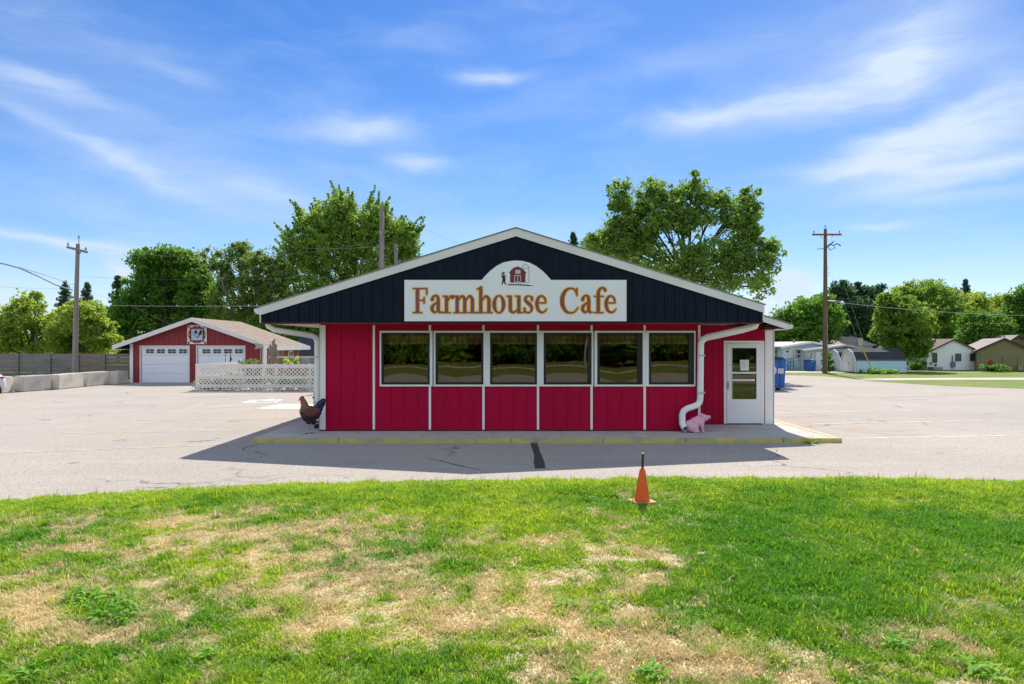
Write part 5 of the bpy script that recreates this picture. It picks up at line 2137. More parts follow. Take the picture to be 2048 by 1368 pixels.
def left_pole():
    Y = 41.0
    s = Y / F
    xb, xt = PX(149.5, Y), PX(156, Y)
    zt = PZ(488, Y)
    t = thing('utility_pole', 'leaning grey utility pole with a crossarm and long street light arm', 'utility pole', (xb, Y, 0), 0, 'utility poles')
    b = MB()
    b.tube([(xb, Y, 0), ((xb + xt) / 2 - .02, Y, zt / 2), (xt, Y, zt)], [.165, .14, .105], 12)
    b.build('pole_shaft', POLE_GREY, t, smooth=True)
    a = MB()
    p0, p1 = (PX(138, Y), PZ(495, Y)), (PX(177.5, Y), PZ(505, Y))
    a.tube([(p0[0], Y - .16, p0[1]), (p1[0], Y - .16, p1[1])], .075, 8, sq=.6)
    a.build('crossarm', POLE_GREY, t)
    a = MB()
    a.tube([(PX(157, Y), Y - .2, PZ(513, Y)), (PX(163, Y), Y - .24, PZ(511, Y)), (PX(168, Y), Y - .24, PZ(503.5, Y))], .03, 6)
    a.build('brace', STEEL, t)
    i = MB()
    insulator(i, PX(140, Y), Y - .16, PZ(494, Y))
    insulator(i, PX(175, Y), Y - .16, PZ(503, Y))
    insulator(i, PX(158, Y), Y, zt + .28)
    i.tube([(PX(158, Y), Y, zt - .5), (PX(158, Y), Y, zt + .3)], .025, 6)
    i.build('insulators', INS, t)
    l = MB()
    l.tube([(PX(149, Y), Y - .15, PZ(581, Y)), (PX(126, Y), Y - .6, PZ(572, Y)), (PX(100, Y), Y - 1.0, PZ(556, Y)), (PX(70, Y), Y - 1.3, PZ(541, Y)), (PX(44, Y), Y - 1.5, PZ(533.5, Y)), (PX(28, Y), Y - 1.6, PZ(532, Y))], .04, 8)
    l.tube([(PX(150, Y), Y - .15, PZ(570, Y)), (PX(110, Y), Y - .85, PZ(553, Y)), (PX(68, Y), Y - 1.3, PZ(539, Y))], .015, 6)
    l.build('light_arm', STEEL, t)
    h = MB()
    h.rbox(((PX(22.5, Y)), Y - 1.65, PZ(531, Y)), (.52, .24, .12), (0, R(9), 0))
    h.rbox(((PX(25, Y)), Y - 1.65, PZ(528.8, Y)), (.10, .08, .12), (0, R(9), 0))
    h.build('lamp_head', mat('lamp_grey', (.24, .24, .25), rough=.5), t, bevel=.02)


left_pole()


def right_pole():
    Y = 53.2
    xb, xt = PX(1650, Y), PX(1650.5, Y)
    zt = PZ(458, Y)
    t = thing('utility_pole', 'tall brown utility pole with a level crossarm beside the storage sheds', 'utility pole', (xb, Y, 0), 0, 'utility poles')
    b = MB()
    b.tube([(xb, Y, 0), (xb + .02, Y, zt * .5), (xt, Y, zt)], [.20, .165, .115], 12)
    b.build('pole_shaft', POLE_BROWN, t, smooth=True)
    a = MB()
    z = PZ(470, Y)
    a.box(PX(1622.5, Y), PX(1680.5, Y), Y - .26, Y - .13, z - .06, z + .06)
    a.build('crossarm', POLE_BROWN, t)
    a = MB()
    for s in (-1, 1):
        a.tube([(xt, Y - .17, z - .42), (xt + s * .35, Y - .2, z - .25), (xt + s * .52, Y - .2, z - .04)], .022, 6)
    a.build('brace', STEEL, t)
    i = MB()
    for px in (1625, 1676.5):
        insulator(i, PX(px, Y), Y - .2, z + .07)
    insulator(i, xt, Y, zt + .05)
    i.build('insulators', INS, t)
    k = MB()
    zz = PZ(491, Y)
    k.tube([(xt + .05, Y - .15, zz - .2), (xt + .3, Y - .2, zz + .05), (xt + .6, Y - .2, zz - .05), (xt + .75, Y - .2, zz + .12), (xt + 1.0, Y - .2, zz + .02), (xt + 1.1, Y - .2, zz - .08)], .045, 7)
    k.tube([(xt + .1, Y - .2, zz - .05), (xt + .45, Y - .2, zz + .18), (xt + .55, Y - .2, zz + .28)], .05, 7)
    k.tube([(xt + .15, Y - .2, zz - .2), (xt + .3, Y - .25, zz - .42), (xt + .45, Y - .25, zz - .30), (xt + .62, Y - .22, zz - .16), (xt + .7, Y - .22, zz - .28)], .03, 6)
    k.tube([(xt - .7, Y - .15, zz - .30), (xt - .3, Y - .15, zz - .27), (xt, Y - .15, zz - .29)], .028, 6)
    k.build('cable_hardware', mat('dark_hardware', (.07, .07, .08), rough=.6), t)
    g = MB()
    for k2 in range(4):
        zz = PZ(536 + 5 * k2, Y)
        g.tube([(xt - .1, Y - .18, zz), (xt + .28, Y - .2, zz + .02)], .018, 5)
    g.tube([(xb + .1, Y - .18, .2), (xb + .1, Y - .16, 5.2)], .03, 6)
    g.build('bracket', STEEL, t)
    # small round lamp on the service cable
    lx, lz = PX(1677, Y), PZ(607, Y)
    m = MB()
    m.tube([(xt + .1, Y - .1, PZ(602, Y)), (PX(1665, Y), Y - .5, PZ(603, Y)), (lx, Y - .6, lz + .12)], .03, 6)
    m.build('lamp_arm', STEEL, t)
    m = MB()
    m.lathe((lx, Y - .6, lz - .14), [(.08, -.02), (.17, .06), (.18, .16), (.10, .24), (.05, .28)], 14)
    m.build('lamp_shade', mat('milky_lamp', (.55, .56, .57), rough=.4), t, smooth=True)


right_pole()


def mid_poles():
    Y = 38.0
    x = PX(763, Y)
    zt = PZ(412, Y)
    t = thing('utility_pole', 'plain tall grey utility pole rising behind the left roof slope', 'utility pole', (x, Y, 0), 0, 'utility poles')
    b = MB()
    b.tube([(x - .07, Y, 0), (x - .01, Y, zt * .6), (x + .03, Y, zt)], [.19, .15, .125], 12)
    b.build('pole_shaft', POLE_GREY, t, smooth=True)
    c = MB()
    c.tube([(x + .11, Y - .1, zt - .3), (x + .13, Y - .15, zt - 1.1), (x + .03, Y - .2, zt - 1.6), (x - .05, Y - .18, zt - 1.35), (x + .02, Y - .18, zt - 1.75), (x + .12, Y - .15, zt - 2.0)], .022, 6)
    c.tube([(x + .05, Y - .16, 0), (x + .06, Y - .15, zt - 2.0)], .025, 6)
    c.build('cable_loop', mat('pale_cable', (.40, .39, .37), rough=.6), t)
    Y2 = 44.0
    x2 = PX(792, Y2)
    z2 = PZ(488, Y2)
    t = thing('stub_pole', 'short grey stub pole just right of the plain tall pole', 'pole', (x2, Y2, 0), 0, 'utility poles')
    b = MB()
    b.tube([(x2, Y2, 0), (x2, Y2, z2)], [.14, .115], 12)
    b.build('pole_shaft', POLE_GREY, t, smooth=True)
    b = MB()
    b.tube([(x2 - .06, Y2 - .12, z2 - .35), (x2 + .2, Y2 - .14, z2 - .35)], .03, 6)
    b.build('bracket', STEEL, t)


mid_poles()


def wires():
    n = [0]

    def wire(a, b, sag, lab, r=.014, m=WIRE, seg=18):
        a, b = Vector(a), Vector(b)
        o = MB()
        pts = []
        for i in range(seg + 1):
            q = i / seg
            p = a.lerp(b, q)
            p.z -= sag * 4 * q * (1 - q)
            pts.append(p)
        o.tube(pts, r * .5, 5)
        ob = o.build('utility_wire', m)
        tag(ob, lab, 'wire', 'overhead wires')
    L, M, Rr = 41.0, 38.0, 53.2

    def at(px, py, Y):
        return (PX(px, Y), Y, PZ(py, Y))
    wire(at(156, 610, 41), at(763, 608, 38), .10, 'pale straight cable crossing the dark trees above the garage', .018, WIREL)
    wire(at(158, 553, 41), at(763, 548, 38), .25, 'thin wire across the trees at the level of the street light', .011)
    wire(at(-200, 540, 40), at(152, 575, 41), .4, 'thin wire passing under the street light arm', .010)
    wire(at(155, 580, 41), at(420, 700, 41), -.5, 'thin drop wire slanting down to the garage roof', .010)
    wire(at(775, 478, 38), at(160, 490, 41), .9, 'upper thin wire in front of the spiky maple', .009, WIREL)
    wire(at(767, 492, 38), at(560, 492, 60), .2, 'middle thin wire in front of the spiky maple', .010, WIREL)
    wire(at(770, 420, 38), at(960, 505, 30), .06, 'wire falling from the plain tall pole to the cafe roof', .010)
    wire(at(1655, 602, 53.2), at(2100, 632, 52.5), .25, 'pale service cable running right from the brown pole', .032, WIREL)
    wire(at(1690, 575, 53.2), at(1735, 705, 53.0), .0, 'left one of two slanting guy wires right of the brown pole', .016, WIREL)
    wire(at(1685, 600, 52.8), at(1726, 708, 52.6), .0, 'lower one of two slanting guy wires right of the brown pole', .016, WIREL)
    g = MB()
    a, b = Vector(at(1722, 690, 52.7)), Vector(at(1743, 738, 52.6))
    g.tube([a, b], .045, 8)
    tag(g.build('guy_guard', mat('yellow_guard', (.55, .40, .10), rough=.5)), 'yellow plastic guy wire guard in front of the sheds', 'guard')
    wire(at(1900, 684, 60), at(2120, 676, 58), .1, 'thin wire between the white house and the olive house', .012)


wires()


# ------------------------------------------------------------------ waste containers
BLUE = mat('dumpster_blue', (.025, .13, .42), (.02, .10, .36), rough=.45, scale=3, dirt=(.10, .14, .2), dscale=3, damt=.4)


def dumpster():
    Y = 33.0
    x1 = PX(1571.5, Y)
    x0 = x1 - 2.0
    k = Y / F
    zt = PZ(722, Y)
    t = thing('dumpster', 'big blue dumpster with a black slatted lid behind the cafe corner', 'dumpster', ((x0 + x1) / 2, Y + .7, 0))
    b = MB()
    prof = [(x0, .12), (x1 - .06, .12), (x1, zt), (x0 - .04, zt)]
    b.prism(prof, Y, Y + 1.5)
    b.box(x0 - .06, x1 + .03, Y - .03, Y + 1.53, zt - .005, zt + .06)
    for q in np.linspace(x0 + .2, x1 - .25, 4):
        b.box(q - .04, q + .04, Y - .035, Y + .004, .16, zt - .02)
    b.build('bin_body', BLUE, t, bevel=.01)
    s = MB()
    s.box(x1 - .04, x1 + .10, Y + .45, Y + .95, zt - .30, zt - .16)
    s.tube([(x1 + .02, Y + .1, zt - .22), (x1 + .15, Y + .1, zt - .26), (x1 + .16, Y + .1, zt - .4)], .035, 6)
    s.build('lift_pocket', BLUE, t)
    l = MB()
    zb = zt + .07
    for i in range(7):
        y0 = Y - .04 + .21 * i
        l.prism([(x0 - .05, zb), (x1 + .03, zb), (x1 - .15, zb + .10), (x0 - .05, zb + .28)], y0, y0 + .17)
    l.build('lid', mat('black_lid', (.025, .026, .03), rough=.5), t, bevel=.01)
    lb = MB()
    a, c = PX(1555, Y), PX(1566.5, Y)
    lb.box(a, c, Y - .045, Y - .038, PZ(747, Y), PZ(737, Y))
    stick = lb.build('sticker', mat('white_sticker', (.72, .72, .72), rough=.6), t)
    p = MB()
    for i in range(4):
        z = PZ(739 + 2 * i, Y)
        p.box(a + .03, c - .04 - .03 * (i % 2), Y - .050, Y - .046, z - .012, z + .012)
    p.build('sticker_text', mat('grey_print', (.35, .35, .37), rough=.8), stick)
    e = MB()
    cx, cz = PX(1542.5, Y), PZ(741, Y)
    ang = np.linspace(0, 2 * math.pi, 29)[:-1]
    e.v = [(cx + .24 * math.cos(q), Y - .040, cz + .24 * math.sin(q)) for q in ang]
    e.f = [tuple(range(28))]
    r = e.build('round_emblem', mat('white_sticker', (.72, .72, .72)), t, clean=False)
    e = MB()
    for j in range(3):
        q0 = R(90 + 120 * j)
        e.quad(*[(cx + rr * math.cos(q0 + d), Y - .043, cz + rr * math.sin(q0 + d)) for rr, d in ((.10, -.5), (.17, -.5), (.17, .35), (.20, .35), (.13, .75), (.07, .35), (.10, .35))])
    e.build('emblem_arrows', BLUE, r, clean=False)
    w = MB()
    for q in (x0 + .25, x1 - .3):
        for yy in (Y + .2, Y + 1.3):
            w.lathe((q, yy, .0), [(.05, .0), (.09, .02), (.09, .10), (.05, .13)], 10)
    w.build('caster', BLACK, t)
    # smaller blue bin by the pale blue house
    Yb = 58.2
    x0, x1 = PX(1613.5, Yb), PX(1631.5, Yb)
    zt = PZ(723, Yb)
    t = thing('waste_bin', 'small blue waste bin against the pale blue house', 'bin', ((x0 + x1) / 2, Yb, 0))
    b = MB()
    b.prism([(x0 + .05, .03), (x1 - .05, .03), (x1, zt), (x0, zt)], Yb, Yb + .7)
    b.build('bin_body', BLUE, t, bevel=.015)
    b = MB()
    b.prism([(x0 - .02, zt + .002), (x1 + .02, zt + .002), (x1 - .1, zt + .10), (x0 + .1, zt + .14)], Yb - .03, Yb + .72)
    b.build('lid', mat('dark_blue_lid', (.015, .06, .2), rough=.5), t, bevel=.01)
    b = MB()
    a = PX(1622, Yb)
    b.box(a, a + .22, Yb - .012, Yb - .004, .75, 1.02)
    b.build('sticker', mat('white_sticker', (.72, .72, .72)), t)
    b = MB()
    for q in (x0 + .12, x1 - .12):
        b.box(q - .04, q + .04, Yb + .05, Yb + .6, .0, .05)
    b.build('wheel', BLACK, t)


dumpster()


# ------------------------------------------------------------------ neighbouring buildings
BLUEW = mat('pale_blue_siding', (.52, .70, .80), (.48, .66, .76), rough=.7, scale=1, detail=3)
GREYROOF = mat('pale_grey_roof', (.42, .41, .40), (.36, .35, .34), rough=.8, scale=1.5, fine=.1, fscale=8)
CHAR = mat('charcoal_shingle', (.030, .034, .042), (.045, .05, .06), rough=.9, scale=3, fine=.25, fscale=9)


def siding(b, x0, x1, y, z0, z1, step=.2, d=.012):
    """lap boards facing -Y as shallow wedges"""
    z = z0
    while z < z1 - .02:
        h = min(step, z1 - z)
        b.add([(x0, y - d, z), (x1, y - d, z), (x1, y - .001, z + h), (x0, y - .001, z + h), (x0, y + .01, z), (x1, y + .01, z), (x1, y + .01, z + h), (x0, y + .01, z + h)],
              [(0, 1, 2, 3), (4, 7, 6, 5), (0, 4, 5, 1), (1, 5, 6, 2), (3, 2, 6, 7), (0, 3, 7, 4)])
        z += step


def gable_house(t, x0, x1, xm, y0, y1, ze, zr, wallm, roofm, trimm, ov=.3, th=.10, lap=.2):
    w = MB()

    def rz(x):
        return zr - abs(x - xm) * (zr - ze) / ((xm - x0) if x < xm else (x1 - xm))
    w.prism([(x0, 0), (x1, 0), (x1, ze), (xm, zr), (x0, ze)], y0, y1)
    if lap:
        siding(w, x0, x1, y0, .02, ze, lap)
        z = ze
        while z < zr - .08:
            a = x0 + (z + lap - ze) / (zr - ze) * (xm - x0)
            b = x1 - (z + lap - ze) / (zr - ze) * (x1 - xm)
            if b - a > .2:
                siding(w, a, b, y0, z, z + lap, lap)
            z += lap
    w.build('wall', wallm, t)
    r = MB()
    sl, sr = (zr - ze) / (xm - x0), (zr - ze) / (x1 - xm)
    for (a, b, za, zb) in ((x0 - ov, xm, ze - ov * sl, zr), (xm, x1 + ov, zr, ze - ov * sr)):
        r.prism([(a, za + .01), (b, zb + .01), (b, zb + th), (a, za + th)], y0 - ov, y1 + ov)
    r.build('roof', roofm, t)
    f = MB()
    for (a, b, za, zb) in ((x0 - ov - .01, xm - .001, ze - ov * sl, zr), (xm + .001, x1 + ov + .01, zr, ze - ov * sr)):
        f.prism([(a, za - .06), (b, zb - .06), (b, zb + th + .01), (a, za + th + .01)], y0 - ov - .03, y0 - ov - .003)
    f.build('rake_trim', trimm, t)


def window_part(t, x0, x1, y, z0, z1, fm, f=.07, mull=False, mid=True):
    a, b = MB(), MB()
    small_window(a, b, x0, x1, y, z0, z1, f, mull, mid)
    w = a.build('window', fm, t)
    b.build('pane', PANE, w)
    return w


def houses():
    # pale blue mobile home
    Y = 60.0
    x0, x1, xm = PX(1566, Y), PX(1669, Y), PX(1622, Y)
    t = thing('mobile_home', 'pale blue mobile home with a low white roof behind the brown pole', 'house', ((x0 + x1) / 2, Y, 0))
    gable_house(t, x0, x1, xm, Y, Y + 14, PZ(694.5, Y), PZ(685, Y), BLUEW, GREYROOF, GWHITE, .25, .10)
    window_part(t, PX(1580, Y), PX(1606.5, Y), Y - .015, PZ(720, Y), PZ(696, Y), GWHITE, .10, True, True)
    window_part(t, PX(1570, Y), PX(1578, Y), Y - .015, PZ(706, Y), PZ(700, Y), GWHITE, .05, False, False)
    c = MB()
    c.box(PX(1596, Y), PX(1603, Y), Y - .3, Y - .07, PZ(719.5, Y), PZ(714, Y))
    c.build('air_conditioner', mat('ac_white', (.55, .55, .55), rough=.5), t)
    d = MB()
    d.box(PX(1582.5, Y), PX(1591, Y), Y - .045, Y - .04, PZ(718, Y), PZ(698, Y))
    d.build('curtain', mat('pale_curtain', (.58, .58, .56), rough=.9), t)
    k = MB()
    for q in (.4, .7, 1.0):
        k.tube([(PX(1571, Y), Y - .5, q), (PX(1582, Y), Y - .5, q)], .03, 6)
    for px in (1571, 1576, 1582):
        k.tube([(PX(px, Y), Y - .5, 0), (PX(px, Y), Y - .5, 1.05)], .035, 6)
    k.build('step_rail', mat('blue_rail', (.08, .16, .3), rough=.5), t)
    # left wing of the mobile home
    a0, a1 = PX(1528, 61.5), PX(1565, 61.5)
    w = MB()
    w.box(a0, x0 - .003, 61.5, 66, 0, PZ(697, 61.5))
    siding(w, a0, x0 - .003, 61.5, .02, PZ(697, 61.5))
    w.build('wing_wall', mat('pale_wing', (.58, .62, .64), rough=.7), t)
    r = MB()
    z = PZ(697.5, 61.5)
    z2 = z + .62
    r.add([(a0 - .3, 61.1, z), (x0 + .3, 61.1, z), (x0 + .3, 66, z2), (a0 - .3, 66, z2), (a0 - .3, 61.1, z - .12), (x0 + .3, 61.1, z - .12), (x0 + .3, 66, z2 - .12), (a0 - .3, 66, z2 - .12)],
          [(0, 1, 2, 3), (4, 7, 6, 5), (0, 4, 5, 1), (1, 5, 6, 2), (2, 6, 7, 3), (3, 7, 4, 0)])
    r.build('wing_roof', GREYROOF, t)
    window_part(t, PX(1544, 61.5), PX(1554.5, 61.5), 61.48, PZ(720, 61.5), PZ(698, 61.5), GWHITE, .08, True, True)
    v = MB()
    v.tube([(PX(1592, 62), 62.5, 2.2), (PX(1592, 62), 62.5, 2.75)], .09, 8)
    v.build('roof_vent', STEEL, t)

    # carport / garage with the white door, right behind the brown pole
    Y = 58.8
    x0, x1, xm = PX(1611, Y), PX(1739, Y), PX(1688, Y)
    t = thing('low_garage', 'low pale garage with a white door, left of the storage sheds', 'garage', ((x0 + x1) / 2, Y, 0))
    ze, zr = PZ(700, Y), PZ(691, Y)
    gable_house(t, x0, x1, xm, Y, Y + 8, ze, zr, mat('grey_blue_siding', (.52, .57, .60), (.48, .53, .56), rough=.7, scale=1), GREYROOF, GWHITE, .3, .08)
    d = MB()
    d.box(PX(1631.5, Y), PX(1646, Y), Y - .04, Y - .016, .02, PZ(704, Y))
    for k in range(4):
        d.box(PX(1632, Y), PX(1645.5, Y), Y - .05, Y - .041, .1 + .38 * k, .42 + .38 * k)
    d.build('garage_door', mat('white_garage_door', (.72, .75, .80)), t)
    window_part(t, PX(1618, Y), PX(1625, Y), Y - .015, PZ(718, Y), PZ(705, Y), GWHITE, .07)

    # brown-roofed house peeping over the sheds
    Y = 74.0
    t = thing('brown_roof_house', 'tan-roofed house peeping out between trees above the sheds', 'house', (PX(1700, Y), Y, 0))
    w = MB()
    w.box(PX(1670, Y), PX(1745, Y), Y, Y + 8, 0, PZ(690, Y))
    w.build('wall', mat('tan_wall', (.5, .46, .4), rough=.8), t)
    r = MB()
    z0, z1 = PZ(691, Y), PZ(672, Y)
    r.add([(PX(1664, Y), Y - .4, z0), (PX(1751, Y), Y - .4, z0), (PX(1735, Y), Y + 4, z1 + .2), (PX(1690, Y), Y + 4, z1 + .2), (PX(1664, Y), Y + 8.4, z0), (PX(1751, Y), Y + 8.4, z0)],
          [(0, 1, 2, 3), (1, 5, 2), (0, 3, 4), (4, 3, 2, 5), (0, 4, 5, 1)])
    r.build('roof', mat('dusty_tan_shingle', (.36, .30, .26), (.3, .25, .22), rough=.9, scale=2, fine=.2, fscale=8), t)
    b = MB()
    b.box(PX(1712, Y), PX(1722, Y), Y - .35, Y - .02, z0 + .01, PZ(676, Y))
    b.build('chimney', mat('tan_chimney', (.48, .42, .36), rough=.9), t)

    # storage sheds
    def shed(name_lab, X, Y, W, L, H, long_label=True):
        t = thing('storage_shed', name_lab, 'shed', (X, Y, 0), 0, 'gambrel storage sheds')
        ze = H * .50
        # gambrel section across Y, shed runs along +X; the door end faces -X
        sec = [(Y, .04), (Y + W, .04), (Y + W, ze), (Y + W * .80, H * .86), (Y + W * .5, H), (Y + W * .20, H * .86), (Y, ze)]
        w = MB()
        w.prism(sec, X, X + L, 'x')
        z = .06
        while z < ze - .04:
            w.add([(X, Y - .014, z), (X + L, Y - .014, z), (X + L, Y - .001, z + .12), (X, Y - .001, z + .12)], [(0, 1, 2, 3)])
            z += .12
        w.build('wall', mat('shed_pale_blue', (.50, .72, .86), (.46, .68, .82), rough=.6, scale=1), t)
        r = MB()
        segs = [(sec[6], sec[5]), (sec[5], sec[4]), (sec[4], sec[3]), (sec[3], sec[2])]
        for (p, q) in segs:
            n = Vector((-(q[1] - p[1]), q[0] - p[0])).normalized() * .04
            if n.y < 0:
                n = -n
            pa = (p[0] + (p[0] - q[0]) * .03, p[1] + (p[1] - q[1]) * .03)
            r.prism([(pa[0] + n.x * .1, pa[1] + n.y * .1), (q[0] + n.x * .1, q[1] + n.y * .1), (q[0] + n.x, q[1] + n.y), (pa[0] + n.x, pa[1] + n.y)], X - .06, X + L + .06, 'x')
        r.build('roof', CHAR, t)
        f = MB()
        for i in range(len(sec)):
            p, q = sec[i], sec[(i + 1) % len(sec)]
            if i == 0:
                continue
            f.tube([(X - .09, p[0], p[1]), (X - .09, q[0], q[1])], .045, 4)
        f.tube([(X - .05, Y - .03, ze - .02), (X + L + .05, Y - .03, ze - .02)], .03, 4)
        f.tube([(X + L, Y - .02, .05), (X + L, Y - .02, ze)], .035, 4)
        f.build('white_trim', GWHITE, t)
        fr = MB()
        sc_ = [(Y + .05, .06), (Y + W - .05, .06), (Y + W - .05, ze), (Y + W * .79, H * .85), (Y + W * .5, H * .985), (Y + W * .21, H * .85), (Y + .05, ze)]
        fr.prism(sc_, X - .03, X - .002, 'x')
        fr.build('end_panel', mat('shed_white', (.68, .69, .70), rough=.5), t)
        d = MB()
        for (a, b) in ((Y + W * .22, Y + W * .495), (Y + W * .505, Y + W * .78)):
            d.box(X - .055, X - .032, a, b, .1, H * .72)
        do = d.build('door', mat('shed_door_white', (.72, .72, .72), rough=.5), t)
        h = MB()
        h.box(X - .08, X - .057, Y + W * .46, Y + W * .48, H * .36, H * .42)
        h.build('handle', BLACK, do)
        return t
    sx = PX(1713.5, 53.6)
    t = shed('long pale blue storage shed with a black gambrel roof', sx, 53.6, 2.45, PX(1811, 53.6) - sx, PZ(698, 53.6))
    s = MB()
    s.rbox((sx + 1.95, 53.6 + .95, PZ(698.5, 53.6) - .09), (1.0, .25, .02), (R(16), 0, 0))  # pale strip that paints a highlight onto the black roof
    s.build('roof_highlight', mat('highlight_pale', (.55, .54, .52), rough=.7), t)
    shed('white-fronted storage shed half hidden, nearest the brown pole', PX(1683, 56.5), 56.5, 2.3, 3.0, PZ(699.5, 56.5))

    # white house
    Y = 60.0
    x0, x1, xm = PX(1854, Y), PX(1959, Y), PX(1906.5, Y)
    t = thing('white_house', 'white house with a brown roof behind the round tree', 'house', ((x0 + x1) / 2, Y, 0))
    ww = mat('white_house_siding', (.86, .88, .90), (.82, .84, .86), rough=.7, scale=1)
    brf = mat('brown_house_shingle', (.17, .12, .10), (.13, .095, .085), rough=.9, scale=2, fine=.25, fscale=9)
    dtr = mat('dark_brown_trim', (.06, .04, .035), rough=.6)
    gable_house(t, x0, x1, xm, Y, Y + 9, PZ(704.5, Y), PZ(679, Y), ww, brf, dtr, .15, .07)
    dm = mat('dark_window_trim', (.10, .09, .085), rough=.6)
    w = window_part(t, PX(1864, Y), PX(1873.5, Y), Y - .015, PZ(725.5, Y), PZ(705.5, Y), dm, .06)
    window_part(t, PX(1910, Y), PX(1921.5, Y), Y - .015, PZ(722, Y), PZ(707, Y), dm, .06)
    window_part(t, PX(1939, Y), PX(1950.5, Y), Y - .015, PZ(722, Y), PZ(707, Y), dm, .06)
    c = MB()
    c.box(PX(1865.5, Y), PX(1872, Y), Y - .03, Y - .024, PZ(720, Y), PZ(707, Y))
    c.build('curtain', mat('pale_curtain', (.58, .58, .56)), t)
    m = MB()
    m.box(PX(1901, Y), PX(1908, Y), Y - .2, Y - .02, .25, .75)
    m.tube([(PX(1904, Y), Y - .1, .7), (PX(1904, Y), Y - .05, 1.3)], .05, 6)
    m.build('meter', mat('meter_grey', (.16, .22, .28), rough=.6), t)
    m = MB()
    m.box(PX(1869, Y), PX(1872, Y), Y - .1, Y - .02, PZ(732, Y), PZ(728, Y))
    m.build('vent_box', BLACK, t)
    m = MB()
    m.box(PX(1855, Y), PX(1873, Y), Y - .9, Y - .03, 0, .28)
    m.build('step', mat('grey_step', (.36, .34, .31), rough=.9), t, bevel=.02)
    s = MB()
    s.box(PX(1822, 61.5), x0 - .002, 61.5, 66, 0, 1.85)
    siding(s, PX(1822, 61.5), x0 - .002, 61.5, .02, 1.85)
    s.build('wing_wall', ww, t)
    r = MB()
    Ya, Yb_ = 61.0, 66.0
    za, zb = PZ(706, 61), PZ(671, 66)
    xa, xb = PX(1819, 61), x0 + .45
    r.add([(xa, Ya, za), (xb, Ya, za), (xb + .8, Yb_, zb), (xa + 1.6, Yb_, zb), (xa, Ya, za - .1), (xb, Ya, za - .1), (xb + .8, Yb_ + 4, za - .1), (xa + 1.0, Yb_ + 4, za - .1)],
          [(0, 1, 2, 3), (0, 4, 5, 1), (1, 5, 6, 2), (0, 3, 7, 4), (3, 2, 6, 7), (4, 7, 6, 5)])
    r.build('wing_roof', brf, t)
    v = MB()
    vx = PX(1882, 61)
    v.tube([(vx, 62, 2.2), (vx, 62, 2.68)], .08, 8)
    v.lathe((vx, 62, 2.66), [(.14, 0), (.14, .05), (.05, .09)], 8)
    v.build('roof_vent', BLACK, t)

    # olive house at the right edge: turned so that its gable looks to the left front
    t = thing('olive_house', 'olive house with a pinkish roof at the right edge', 'house', (PX(2013, 58), 58.3, 0), R(-26))
    om = mat('olive_siding', (.26, .235, .12), (.235, .21, .105), rough=.8, scale=1)
    rm = mat('pinkish_shingle', (.34, .27, .25), (.28, .225, .21), rough=.9, scale=2, fine=.2, fscale=9)
    W, L, ze, zr = 3.9, 10.0, 1.72, 2.74
    T0 = ORG.pop(t.name)
    ORG[t.name] = Vector((0, 0, 0))
    gable_house(t, -W / 2, W / 2, 0, 0, L, ze, zr, om, rm, dtr, .22, .07, .22)
    s = MB()
    s.box(W / 2 + .001, W / 2 + .02, 2.2, 3.2, .03, 1.55)
    s.build('side_door', mat('dark_side_door', (.10, .095, .07), rough=.6), t)
    s = MB()
    s.box(-.30, .05, -.06, -.016, 1.0, 1.0 + .02)
    s.box(.9, 1.25, -.3, -.02, .05, .5)
    s.build('utility_box', mat('tan_box', (.35, .31, .2), rough=.7), t)
    Y = 66.0
    t = thing('olive_house', 'far brown gable roof peeping above the olive house', 'house', (PX(2045, Y), Y, 0))
    gable_house(t, PX(2005, Y), PX(2090, Y), PX(2032, Y), Y, Y + 8, PZ(690, Y), PZ(672, Y), mat('dark_olive', (.16, .14, .075), rough=.8), rm, dtr, .3, .1, .25)
    # slate-roofed building between garage and cafe
    Y = 52.0
    x0, x1 = PX(590, Y), PX(700, Y)
    t = thing('slate_roof_shed', 'pale shed with a dark slate roof between the garage and the cafe', 'shed', ((x0 + x1) / 2, Y, 0))
    w = MB()
    w.box(x0, x1, Y, Y + 5, 0, PZ(707, Y))
    siding(w, x0, x1, Y, .02, PZ(707, Y))
    w.build('wall', mat('grey_shed_wall', (.46, .49, .53), rough=.7), t)
    d = MB()
    d.box(PX(604, Y), PX(622, Y), Y - .04, Y - .016, .02, PZ(716, Y))
    d.build('door', mat('pale_blue_door', (.52, .60, .70), rough=.5), t)
    r = MB()
    za, zb = PZ(708, Y), PZ(690, Y) + .9
    r.add([(x0 - .3, Y - .4, za), (x1 + .3, Y - .4, za), (x1 + .3, Y + 2.6, zb), (x0 - .3, Y + 2.6, zb), (x0 - .3, Y + 5.4, za), (x1 + .3, Y + 5.4, za)],
          [(0, 1, 2, 3), (3, 2, 5, 4), (0, 3, 4), (1, 5, 2), (0, 4, 5, 1)])
    r.build('roof', mat('slate_roof', (.035, .045, .065), (.05, .06, .08), rough=.8, scale=3), t)
    # house glimpsed behind the left trees
    Y = 62.0
    t = thing('tan_house', 'tan house wall glimpsed between the two left trees', 'house', (PX(90, Y), Y, 0))
    gable_house(t, PX(-40, Y), PX(112, Y), PX(40, Y), Y, Y + 8, PZ(690, Y), PZ(662, Y), mat('yellow_tan_wall', (.45, .38, .20), rough=.8), GREYROOF, GWHITE, .3, .1, .25)

    # clothes line frame
    Y = 55.5
    xa, xb = PX(2005.5, Y), PX(2035.5, Y)
    t = thing('clothesline_frame', 'thin green metal clothesline frame before the olive house', 'clothesline', ((xa + xb) / 2, Y, 0))
    gm = mat('green_pipe', (.10, .12, .06), rough=.5)
    zt = PZ(713.5, Y)
